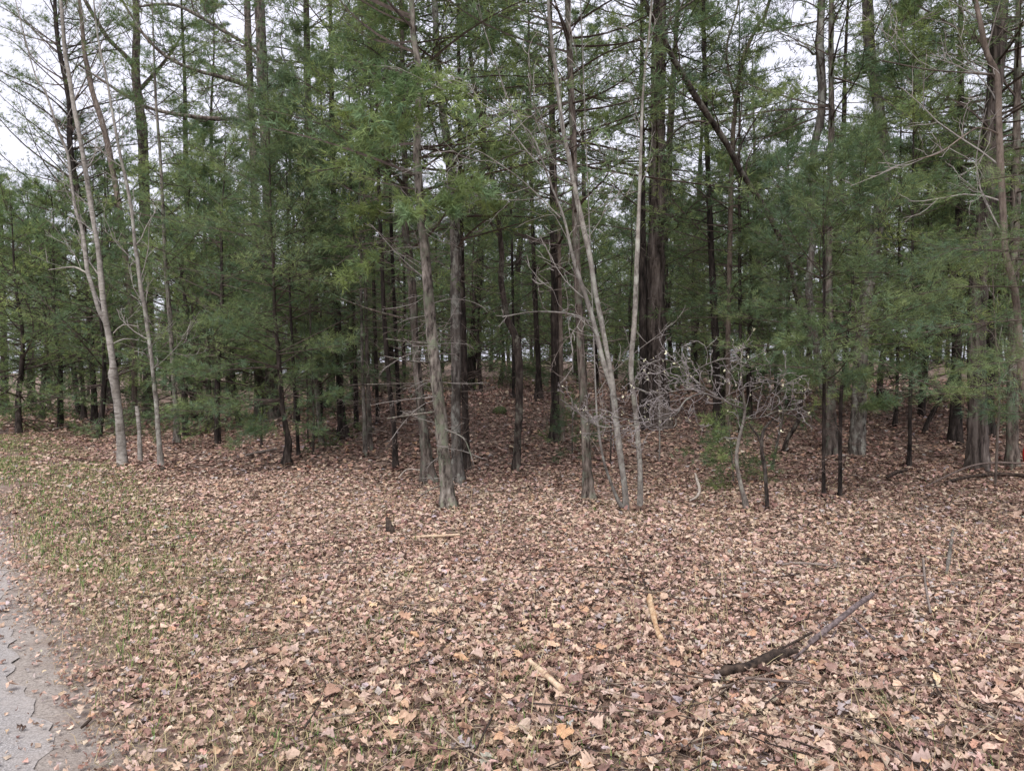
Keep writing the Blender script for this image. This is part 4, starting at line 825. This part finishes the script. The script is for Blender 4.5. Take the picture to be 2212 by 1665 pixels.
pine('pine_seedling', 'small green pine seedling tangled with the foot of the budding shrub',
     [(1585, 1050, 4), (1582, 1000, 3.5), (1578, 960, 3), (1575, 925, 2)], 'pine_grey', H=0.9, crown=(0.08, 0.85, 0.42, 0.09, 3, 1, -0.1, 0.5, 'cone'), seed=57, sides=6, fol=dict(twn=4, tuft=5, nn=9, ln=0.08), tone=1.0)
pine('pine_seedling', 'small green seedling between the brown pine and the broad dark trunk',
     [(1236, 985, 4), (1236, 950, 3), (1237, 910, 2)], 'pine_grey', H=0.8, crown=(0.15, 0.75, 0.36, 0.1, 3, 1, -0.1, 0.5, 'cone'), seed=58, sides=6, fol=dict(twn=4, tuft=4, nn=8))
bare_tree('sapling', 'thin dark sapling right behind the forked maple stem', [[(1318, 1010, 4), (1320, 950, 4), (1319, 900, 3)]], 'oak', 'twig_dark', H=1.8, seed=59, L=0.3, spacing=0.3, levels=2, sides=6)
bare_tree('sapling', 'very thin sapling standing right of the single maple stem', [[(1424, 1000, 4), (1425, 960, 3.5), (1424, 900, 3)]], 'grey', 'twig_pale', H=1.6, seed=60, L=0.3, spacing=0.3, levels=2, sides=6)
# --- tall trees rising behind the left thicket
pine('big_pine', 'tall twin-trunked pine, right trunk of two, crossing the sky above the left thicket',
     [(588, 908, 26), (585, 700, 25), (580, 450, 23), (575, 317, 23), (568, 183, 22), (563, 67, 21), (558, -40, 19)], 'pine', H=16, crown=(11.2, 16, 2.0, 0.5, 4, 0.7, 0.1, 0.5, 'flat'), dead=(6, 12, 1.4, 0.26, 4), seed=61, fol=TALL,
     limbs=[[(572, 285, 9, 0), (547, 277, 9, 0), (510, 257, 9, -.2), (467, 257, 9, -.3), (400, 250, 8.5, -.5), (333, 237, 7.5, -.6), (285, 215, 6.5, -.7), (230, 180, 5, -.8), (170, 140, 4, -.8)],
            [(566, 200, 9, 0), (553, 197, 9, 0), (500, 173, 9, -.2), (417, 150, 8, -.4), (360, 123, 7, -.5), (317, 83, 6, -.6), (283, 33, 5, -.6), (257, -10, 4, -.6)],
            [(560, 120, 8, 0), (530, 95, 8, -.1), (483, 67, 8, -.2), (433, 37, 7.5, -.3), (383, 13, 6.5, -.4), (343, 10, 5.5, -.4), (300, 15, 4, -.4)]])
pine('big_pine', 'tall twin-trunked pine, thinner left trunk of two, above the left thicket',
     [(560, 908, 17), (556, 700, 16), (550, 450, 15), (546, 317, 15), (541, 200, 14), (537, 100, 14), (534, 0, 13)], 'pine', H=15, crown=(8.6, 15, 1.7, 0.5, 4, 0.7, 0.1, 0.5, 'flat'), dead=(6, 9, 1.0, 0.3, 4), seed=62, fol=TALL)
bare_tree('tall_oak', 'tall bare oak with rising limbs against the sky in the upper left',
          [[(325, 906, 27), (320, 700, 23), (314, 500, 22), (310, 350, 21), (307, 277, 20), (302, 233, 19), (296, 190, 18), (293, 150, 17), (295, 67, 16), (293, 0, 15), (292, -60, 13)]],
          'oak', 'twig_dark', H=16, seed=63, L=2.2, spacing=0.55, levels=3, start=0.62, up=0.3,
          limbs=[[(294, 152, 11, 0), (270, 120, 10, -.2), (233, 83, 9, -.4), (200, 30, 8, -.5), (180, -5, 7, -.5)], [(304, 192, 9, 0), (333, 160, 8, -.2), (360, 127, 6.5, -.3), (383, 93, 5, -.4), (400, 60, 4, -.4)]])
pine('feathery_pine', 'feathery pine with rising branches at the far upper left edge',
     [(205, 915, 13), (200, 800, 12), (180, 500, 12), (153, 333, 11), (150, 233, 10), (138, 160, 9), (125, 90, 9), (118, 0, 7)], 'pine_dark', H=14.5, crown=(3.0, 14.5, 3.1, 0.36, 5, 0.95, 0.15, 0.75, 'flat'), seed=64, fol=dict(nn=7, tuft=5, twn=10, ln=0.12, wd=0.011))
bare_tree('brown_tree', 'brown leaning trunk between the feathery pine and the tall bare oak',
          [[(292, 923, 12), (285, 700, 12), (262, 480, 12), (240, 350, 12), (223, 273, 12), (200, 200, 11), (190, 150, 10), (183, 117, 9), (176, 40, 8), (168, -20, 7)]], 'brown', 'twig_brown', H=13, seed=65, L=1.8, spacing=0.55, levels=3, start=0.6, up=0.3)
pine('pine_tree', 'dark pine trunk low at far left, right of a pair of close set trunks',
     [(182, 908, 10), (180, 860, 9.5), (172, 740, 9), (168, 600, 8)], 'pine_dark', H=10, crown=(1.9, 10, 2.0, 0.36, 5, 0.95, 0, 0.6, 'cone'), dead=(0.5, 2.2, 0.8, 0.3, 3), seed=66, fol=TALL)
pine('pine_tree', 'stocky pine at the extreme left edge of the wood',
     [(12, 896, 16), (10, 850, 15), (8, 740, 14), (5, 600, 12)], 'pine_dark', H=8.5, crown=(1.2, 8.5, 2.4, 0.36, 5, 1, 0, 0.6, 'cone'), seed=67, fol=TALL)
pine('pine_tree', 'second dark pine trunk from the left edge of the wood',
     [(70, 886, 15), (68, 850, 14), (66, 740, 13), (63, 600, 11)], 'pine_dark', H=9, crown=(1.4, 9, 2.4, 0.36, 5, 1, 0, 0.6, 'cone'), seed=68, fol=TALL)
pine('pine_pole', 'slim pole, third trunk from the left edge of the wood',
     [(107, 887, 8), (105, 840, 7.5), (101, 740, 7)], 'pine', H=8, crown=(1.8, 8, 1.7, 0.4, 5, 1, 0, 0.6, 'cone'), dead=(0.4, 2, 0.6, 0.3, 3), seed=69, sides=8, fol=TALL)
pine('dark_pine', 'broad dark trunk seen close behind the knot of the forked pale tree',
     [(240, 874, 20), (238, 800, 18), (234, 700, 17)], 'pine_dark', H=11, crown=(1.9, 11, 2.1, 0.42, 5, 0.95, 0, 0.6, 'cone'), dead=(0.5, 2, 0.8, 0.3, 3), seed=70, fol=TALL)
pine('pine_tree', 'grey brown pine trunk low under green boughs right of the slender pine',
     [(455, 932, 14), (452, 880, 12), (449, 800, 11), (445, 650, 9)], 'pine', H=7.5, crown=(1.0, 7.5, 1.9, 0.32, 5, 1, 0, 0.6, 'cone'), seed=71, tone=1.1)

# ------------------------------------------------------------------ pines filling the wood behind: a few grown once, then copied
def proto_pine(seed, H, z0, L, gap, per, nn, wd, ln, r, deadz=0, tone=1.0, tw=9, tuft=5):
    rng = R(seed); n = 8; z = np.linspace(0, H, n)
    pts = np.c_[np.cumsum(rng.normal(0, 0.05, n)), np.cumsum(rng.normal(0, 0.05, n)), z, r * (1 - 0.93 * z / H)]; pts[0, :2] = 0
    mb = MB(); ax = trunk_mesh(mb, pts, rng, 9, 0.3, 0.05, True, 0.25); tm = mb.mesh('trunk', [M['pine_dark']])
    mb = MB(); P, Rr = whorls(rng, ax, z0, H - 0.1, gap, per, lambda t: L * (0.6 + 0.4 * np.minimum(1, t * 5)) * (1 - t) ** 0.7 + 0.25, -0.05, 0.6, 0.08, 0.88, wild=1.9)
    tubes(mb, P, np.maximum(Rr, 0.007), 3, 0); foliate(mb, rng, P, 0.25, tw, tuft, nn, ln, wd, tone, tr=0.006)
    if deadz:
        P, Rr = whorls(rng, ax, 0.4, z0 + deadz, 0.35, 3, lambda t: 0.9 + 0 * t, -0.15, 0.05, -0.05); tubes(mb, P, np.maximum(Rr * 0.7, 0.005), 3, 0); foliate(mb, rng, P, 0.3, 4, bare=True, tr=0.005, twl=0.7)
    return tm, mb.mesh('crown', [M['twig_dark'], M['needle']], smooth=False)
YOUNG = [proto_pine(900 + k, 5.5 + 0.5 * k, 0.55 + 0.1 * k, 2.1, 0.38, 5, 7, 0.0095, 0.115, 0.07, tone=1.12) for k in range(3)]
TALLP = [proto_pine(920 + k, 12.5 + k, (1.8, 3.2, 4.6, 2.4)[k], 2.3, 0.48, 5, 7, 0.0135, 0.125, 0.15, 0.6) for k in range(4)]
def plant(protos, q, x, y, label, group, sc=1.0, rng=R(0)):
    o = thing('woodland_pine', (x, y, float(gh(x, y)) - 0.05), label, 'pine', group)
    o.rotation_euler = (rng.normal(0, 0.03), rng.normal(0, 0.03), rng.uniform(0, 6.28)); o.scale = (sc, sc, sc)
    tm, cm = protos[q % len(protos)]; link('trunk', tm, o); link('crown', cm, o)
rg = R(77)
ORD = ['first', 'second', 'third', 'fourth', 'fifth', 'sixth', 'seventh', 'eighth', 'ninth', 'tenth', 'eleventh', 'twelfth', 'thirteenth', 'fourteenth', 'fifteenth', 'sixteenth', 'seventeenth', 'eighteenth', 'nineteenth', 'twentieth', 'twenty-first', 'twenty-second', 'twenty-third', 'twenty-fourth']
def young(spots, shift, what, group):
    rank = np.argsort(np.argsort([p_ for p_, _, _ in spots]))
    for q, (px, y, s_) in enumerate(spots):
        plant(YOUNG, q + shift, put(px, y), y, what % ORD[rank[q]], group, s_, rg)
def put(px, y): return (px - CX) / FPX * y
# young pines massed behind the pale stems at left (px, distance, scale)
young([(40, 19, 1.1), (130, 21, 1.15), (-60, 20, 1.1), (210, 18.5, 1.0), (400, 18, 1.1), (470, 15.6, 0.95), (520, 18.5, 1.1), (420, 22, 1.25), (640, 17, 1.0),
                                 (700, 19, 1.15), (570, 22, 1.3), (250, 24, 1.3), (90, 25, 1.3), (170, 28, 1.4), (760, 21.5, 1.2), (680, 14.6, 0.75)], 0, 'young green pine of the thicket behind the pale stems, %s crown from the left edge', 'young pines of the left thicket')
young([(1620, 15.5, 0.85), (1700, 17, 1.0), (1900, 17.5, 1.05), (1990, 15.5, 0.95), (2060, 18, 1.1), (2230, 17.5, 1.0), (1830, 21, 1.2), (1680, 21, 1.2), (2290, 14, 0.9), (2100, 21, 1.2), (1560, 19.5, 1.0)], 1, 'young green pine of the thicket around the stout trunks, %s from the thickest pine', 'young pines of the right thicket')
young([(870, 23, 1.0), (950, 25, 1.1), (1040, 22.5, 0.9), (1120, 26, 1.1), (1200, 23.5, 0.95), (1290, 25, 1.0), (1360, 22.5, 0.9), (1450, 24.5, 1.1), (1510, 22, 0.9), (810, 26, 1.2), (1080, 29, 1.2), (1250, 29, 1.2), (1400, 29, 1.2), (990, 30, 1.2), (900, 33, 1.2), (1030, 35, 1.2), (1160, 34, 1.2), (1330, 35, 1.2), (1470, 33, 1.2), (1540, 30, 1.2), (840, 37, 1.3), (1240, 38, 1.3), (1420, 38, 1.3), (1100, 40, 1.4)], 2, 'young dark pine behind the crest at the centre, %s from the left', 'young pines behind the crest')
pts = []
for q in range(9000):
    y = rg.uniform(20, 74); x = rg.uniform(-1.12, 1.12) * y * CX / FPX
    if verge(x, y) < 7 - 0.03 * y: continue
    if all((x - a) ** 2 + (y - b_) ** 2 > (4.6 if y < 36 else 2.9) ** 2 for a, b_ in pts): pts.append((x, y))
    if len(pts) >= 175: break
for q, (x, y) in enumerate(pts):
    px = CX + x / y * FPX; zone = 0 if px < 720 else 1 if px < 1480 else 2
    plant(TALLP, (0, 3, 1, 2)[rg.randint(4)] if y < 34 else (0, 3)[rg.randint(2)], x, y, ('tall dark pine deep in the wood behind the left thicket', 'tall dark pine deep in the wood beyond the crest at the centre', 'tall dark pine deep in the wood behind the stout trunks at right')[zone],
          ('tall pines deep at left', 'tall pines deep at the centre', 'tall pines deep at right')[zone], rg.uniform(0.85, 1.15) * (1 if y < 36 else 0.72), rg)

q = 0
while q < 46:
    y = rg.uniform(40, 62); px = rg.uniform(-60, 2270)
    if verge(put(px, y), y) < 7: continue
    plant(YOUNG, q, put(px, y), y, 'low young pine far back, closing the view between the trunks', 'low young pines far back', rg.uniform(0.75, 1.1), rg); q += 1
for q, (px, y, s_, lab) in enumerate(((2560, 12.5, 1.0, 'tall pine outside the right edge, nearest the road side'), (2420, 17, 1.05, 'tall pine outside the right edge, behind the trunk with split roots'), (2700, 16, 0.95, 'tall pine outside the right edge, farthest to the right'), (2520, 22, 1.1, 'tall pine outside the right edge, deepest in the wood'))):
    plant(TALLP, q, put(px, y), y, lab, 'tall pines outside the right edge', s_, rg)
# thin reddish brush on and behind the crest
rg = R(81); mb = MB(); P = []; Rd = []
for q in range(900):
    y = rg.uniform(13.5, 24); x = rg.uniform(-0.35, 0.75) * y * 0.66 + rg.uniform(0, 1)
    h = rg.uniform(0.15, 0.6); a = rg.uniform(0, 6.28); le = rg.uniform(0, 0.6); t_ = np.linspace(0, 1, 4); wv = np.r_[0, rg.normal(0, 0.05, 3)]
    P.append(np.stack([x + math.cos(a) * le * h * t_ + wv, y + math.sin(a) * le * h * t_, gh(x, y) + h * t_], 1)); Rd.append(np.linspace(0.005, 0.003, 4))
tubes(mb, np.array(P), np.array(Rd), 3, 0)
tag(link('brush', mb.mesh('brush', [M['twig_brown']])), 'thin bare reddish stems of low brush on the slope', 'brush', kind='stuff')

# ------------------------------------------------------------------ fallen wood, stones, the red object
def fallen(name, label, line, bark, twigs=(), cat='branch', lift=0.0, seed=0, sides=9, rise=(), rgh=0.08):
    """line: (px, py, width px) on the ground; rise: height above the ground for each point"""
    rng = R(seed + 3000); g = [on_ground(x, y) for x, y, _ in line]
    p = np.array([np.r_[q[:2], gh(q[0], q[1]) + wd / 2 * q[1] / FPX + 0.012 + lift + (rise[k] if k < len(rise) else 0), wd / 2 * q[1] / FPX] for k, (q, (_, _, wd)) in enumerate(zip(g, line))])
    b = p[0, :3].copy(); root = thing(name, b, label, cat)
    mb = MB(); pp = trunk_mesh(mb, p, rng, sides, 0, rgh, False, 0.04)
    for e_ in (0, -1):                                          # broken ends
        k = len(pp) - 1 if e_ else 0; s0 = (len(pp) - 1) * sides if e_ else 0
        d = nrm(pp[k, :3] - pp[k - 1 if e_ else 1, :3]); c_ = pp[k, :3] + d * pp[k, 3] * 0.3
        ring = mb.v[0][s0:s0 + sides]
        mb.add(np.vstack([ring, c_]), [(i_, (i_ + 1) % sides, sides) for i_ in range(sides)])
    link('stem', mb.mesh('stem', [M[bark]], b), root)
    for tl in twigs:
        mb = MB(); q = np.array([np.r_[(lambda a: [a[0], a[1], gh(a[0], a[1]) + h_])(on_ground(x, y)), wd / 2 * on_ground(x, y)[1] / FPX] for x, y, wd, h_ in tl])
        trunk_mesh(mb, q, rng, 6, 0, 0.06, False, 0.05); link('side_branch', mb.mesh('side_branch', [M[bark]], b), root)
    return root
fallen('fallen_branch', 'purplish grey fallen branch propped at an angle on the leaves, lower right',
       [(1750, 1413, 12), (1790, 1393, 13), (1830, 1370, 13), (1860, 1353, 12), (1886, 1338, 7)], 'log_bark', cat='branch', seed=1, rgh=0.16, rise=(0.04, 0.07, 0.10, 0.12, 0.14),
       twigs=[[(1843, 1366, 6, .09), (1870, 1384, 5, .06), (1901, 1400, 4, .02)], [(1752, 1410, 7, .05), (1730, 1425, 6, .04), (1706, 1442, 5, .03)], [(1805, 1386, 5, .06), (1795, 1402, 4, .05), (1790, 1418, 3, .02)]])
fallen('rotten_log', 'dark rotting log half sunk in leaves below the propped grey branch',
       [(1722, 1429, 8), (1690, 1443, 19), (1655, 1455, 22), (1620, 1467, 15), (1585, 1477, 21), (1545, 1487, 18)], 'rot', cat='log', seed=2, lift=0.04, rgh=0.28,
       twigs=[[(1753, 1388, 5, .06), (1700, 1418, 5, .06), (1639, 1452, 5, .07)]])
fallen('fallen_stick', 'straight mossy brown stick lying just under the rotting log', [(1609, 1487, 7), (1660, 1490, 7), (1710, 1493, 6), (1748, 1497, 5)], 'twig_brown', cat='stick', seed=3, lift=0.03, sides=6)
fallen('broken_log', 'orange yellow rotten log broken in lengths, right of the lower centre',
       [(1402, 1307, 14), (1407, 1325, 12), (1411, 1345, 14), (1418, 1372, 10), (1430, 1402, 12)], 'orange_wood', cat='log', seed=4, lift=0.022, rgh=0.3)
fallen('broken_log', 'tan barkless stick with a blunt end, below the lower centre', [(1143, 1450, 10), (1165, 1470, 13), (1190, 1494, 14), (1214, 1516, 13)], 'tan_wood', cat='log', seed=5, lift=0.03, rgh=0.18)
fallen('fallen_branch', 'tan weathered branch right of the propped grey branch', [(1877, 1437, 8), (1910, 1432, 10), (1945, 1427, 9), (1970, 1412, 7)], 'twig_dead', seed=6, lift=0.02)
fallen('fallen_branch', 'long upper dead branch arching low at the right edge in front of the furrowed pine', [(2000, 1062, 3), (2060, 1042, 4), (2110, 1030, 4), (2160, 1025, 4), (2225, 1022, 4)], 'twig_brown', seed=7, lift=0.05, rise=(0, .06, .1, .1, .06))
fallen('fallen_branch', 'dark lower dead branch crossing the right edge in front of the furrowed pine', [(2040, 1052, 5), (2100, 1040, 7), (2160, 1036, 8), (2225, 1040, 8)], 'rot', seed=8, lift=0.04)
fallen('fallen_stick', 'lichen covered stick lying up the slope at far right', [(2045, 1248, 7), (2050, 1215, 8), (2054, 1185, 7), (2059, 1156, 6)], 'shrub', cat='stick', seed=9, lift=0.015, rgh=0.15)
fallen('fallen_stick', 'thin forked mossy stick left of the lichen covered one', [(2010, 1342, 5), (2002, 1300, 5), (1997, 1260, 5), (1994, 1222, 5)], 'twig_dead', cat='stick', seed=10, lift=0.04, sides=6, twigs=[[(1997, 1260, 4, .06), (1950, 1262, 3, .06), (1908, 1280, 3, .04)]])
fallen('fallen_stick', 'pale thin stick lying level above the propped grey branch', [(1575, 1294, 5), (1610, 1295, 5), (1650, 1292, 4.5), (1690, 1297, 4)], 'pale_wood', cat='stick', seed=11, lift=0.008, sides=6, rgh=0.16)
fallen('fallen_stick', 'grey brown stick further up, with a dark middle, right of centre', [(1690, 1230, 5), (1730, 1228, 6), (1770, 1231, 6), (1812, 1234, 5)], 'twig_dead', cat='stick', seed=12, lift=0.02, sides=6)
fallen('wood_chunk', 'dark chunk of rotten wood on the leaves at right', [(1850, 1225, 9), (1868, 1220, 13), (1885, 1221, 11), (1900, 1216, 6)], 'rot', cat='wood', seed=13)
fallen('fallen_stick', 'thin dark stick lying level left of the lower centre', [(835, 1336, 4), (870, 1338, 4), (912, 1338, 3.5)], 'twig_brown', cat='stick', seed=14, lift=0.025, sides=6)
fallen('fallen_log', 'tan narrow log lying level below the front pine', [(892, 1171, 6), (925, 1169, 7), (960, 1168, 7), (992, 1164, 5)], 'tan_wood', cat='log', seed=15, lift=0.02)
fallen('fallen_branch', 'long pale branch at the lower right corner', [(2105, 1518, 5), (2140, 1528, 7), (2180, 1535, 6), (2230, 1547, 8)], 'pale_wood', seed=16, lift=0.01, rgh=0.16)
fallen('fallen_branch', 'pale fallen branch lying level by the far left trunks', [(115, 935, 3.5), (150, 929, 3.5), (180, 931, 3), (212, 922, 3)], 'pale_wood', seed=17, lift=0.06)
fallen('fallen_branch', 'thin branch slanting up to the forked pale tree at left', [(180, 918, 2.5), (215, 905, 2.5), (245, 898, 2)], 'twig_dead', seed=18, lift=0.06, rise=(0, .1, .2))
fallen('fallen_log', 'weathered thin log lying left of the kinked pine', [(530, 992, 5), (560, 985, 6), (598, 977, 5)], 'twig_dead', cat='log', seed=19, lift=0.03)
fallen('bleached_branch', 'bleached white bent branch lying between the maple and the budding shrub', [(1490, 1092, 4), (1505, 1088, 5), (1511, 1078, 6), (1506, 1066, 6), (1502, 1055, 4)], 'pale_wood', cat='branch', seed=20, lift=0.04, rise=(0, .02, .05, .1, .14))
fallen('fallen_branch', 'thin pale stick bent in the middle beside the foot of the leaning brown pine', [(861, 1041, 3), (880, 1034, 3), (912, 1036, 2.6)], 'pale_wood', seed=21, lift=0.04, rise=(0, .08, .08), sides=6)
fallen('fallen_stick', 'dark twig lying on the sandy edge of the road', [(176, 1582, 6), (188, 1570, 7), (198, 1560, 6)], 'rot', cat='stick', seed=22, sides=6)
fallen('fallen_branch', 'dark branch on leaves in front of the slim lone pine', [(1915, 1040, 5), (1935, 1030, 7), (1958, 1024, 6)], 'rot', seed=23, lift=0.03)
fallen('broken_stub', 'small dark broken stump in the leaves left of the front pine', [(845, 1158, 20), (841, 1150, 14), (836, 1144, 8)], 'rot', cat='stump', seed=24, lift=-0.02, rise=(0.0, .05, .10), rgh=0.25)

def stone(name, label, px, py, wpx, hpx, matn, cat, seed):
    rng = R(seed + 4000); b = on_ground(px, py); k = b[1] / FPX; n, s_ = 9, 14; V = []
    for i_ in range(n):
        f_ = i_ / (n - 1) * np.pi
        for j_ in range(s_):
            a = j_ / s_ * 2 * np.pi; q = 1 + 0.13 * math.sin(3 * a + i_ + seed) + rng.normal(0, 0.06)
            V.append((math.sin(f_) * math.cos(a) * wpx / 2 * k * q, math.sin(f_) * math.sin(a) * wpx / 2 * k * 0.8 * q, (math.cos(f_) * 0.75 + 0.25) * hpx / 1.4 * k))
    f = [(i_ * s_ + j_, i_ * s_ + (j_ + 1) % s_, (i_ + 1) * s_ + (j_ + 1) % s_, (i_ + 1) * s_ + j_) for i_ in range(n - 1) for j_ in range(s_)]
    mb = MB(); mb.add(V, f); return tag(link(name, mb.mesh(name, [M[matn]]), loc=b), label, cat)
stone('stone', 'tan stone on the leaves in front of the stout grey trunk', 1881, 1086, 18, 14, 'stone', 'stone', 1)
stone('mossy_stone', 'dark mossy boulder on the slope left of the crooked oak', 1081, 894, 30, 24, 'moss', 'boulder', 2)
# rounded red object cut by the right edge
b = on_ground(2222, 1003); k = b[1] / FPX; mb = MB(); n, s_ = 12, 16; V = []
for i_ in range(n):
    f_ = i_ / (n - 1) * np.pi
    for j_ in range(s_):
        a = j_ / s_ * 2 * np.pi
        V.append((abs(math.sin(f_)) ** 0.6 * math.cos(a) * 13 * k, abs(math.sin(f_)) ** 0.6 * math.sin(a) * 8 * k, (1 - math.cos(f_)) / 2 * 42 * k))
mb.add(V, [(i_ * s_ + j_, (i_ + 1) * s_ + j_, (i_ + 1) * s_ + (j_ + 1) % s_, i_ * s_ + (j_ + 1) % s_) for i_ in range(n - 1) for j_ in range(s_)])
tag(link('red_marker', mb.mesh('red_marker', [M['red']]), loc=b), 'rounded bright red object cut off by the right edge', 'marker')

# leaves banked against the feet of the trunks, then the whole litter as one part
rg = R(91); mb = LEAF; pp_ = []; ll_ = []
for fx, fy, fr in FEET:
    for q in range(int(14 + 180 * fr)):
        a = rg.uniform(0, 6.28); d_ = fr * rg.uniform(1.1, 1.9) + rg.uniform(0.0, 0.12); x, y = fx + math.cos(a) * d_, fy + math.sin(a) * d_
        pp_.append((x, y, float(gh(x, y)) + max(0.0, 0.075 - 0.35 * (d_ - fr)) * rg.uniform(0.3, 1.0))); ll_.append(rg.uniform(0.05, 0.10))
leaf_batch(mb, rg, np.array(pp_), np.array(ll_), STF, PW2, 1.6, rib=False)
tag(link('leaf_litter', LEAF.mesh('leaf_litter', [M['leaf']], smooth=False), ground), 'dry tan and brown oak leaves carpeting the ground', kind='stuff')
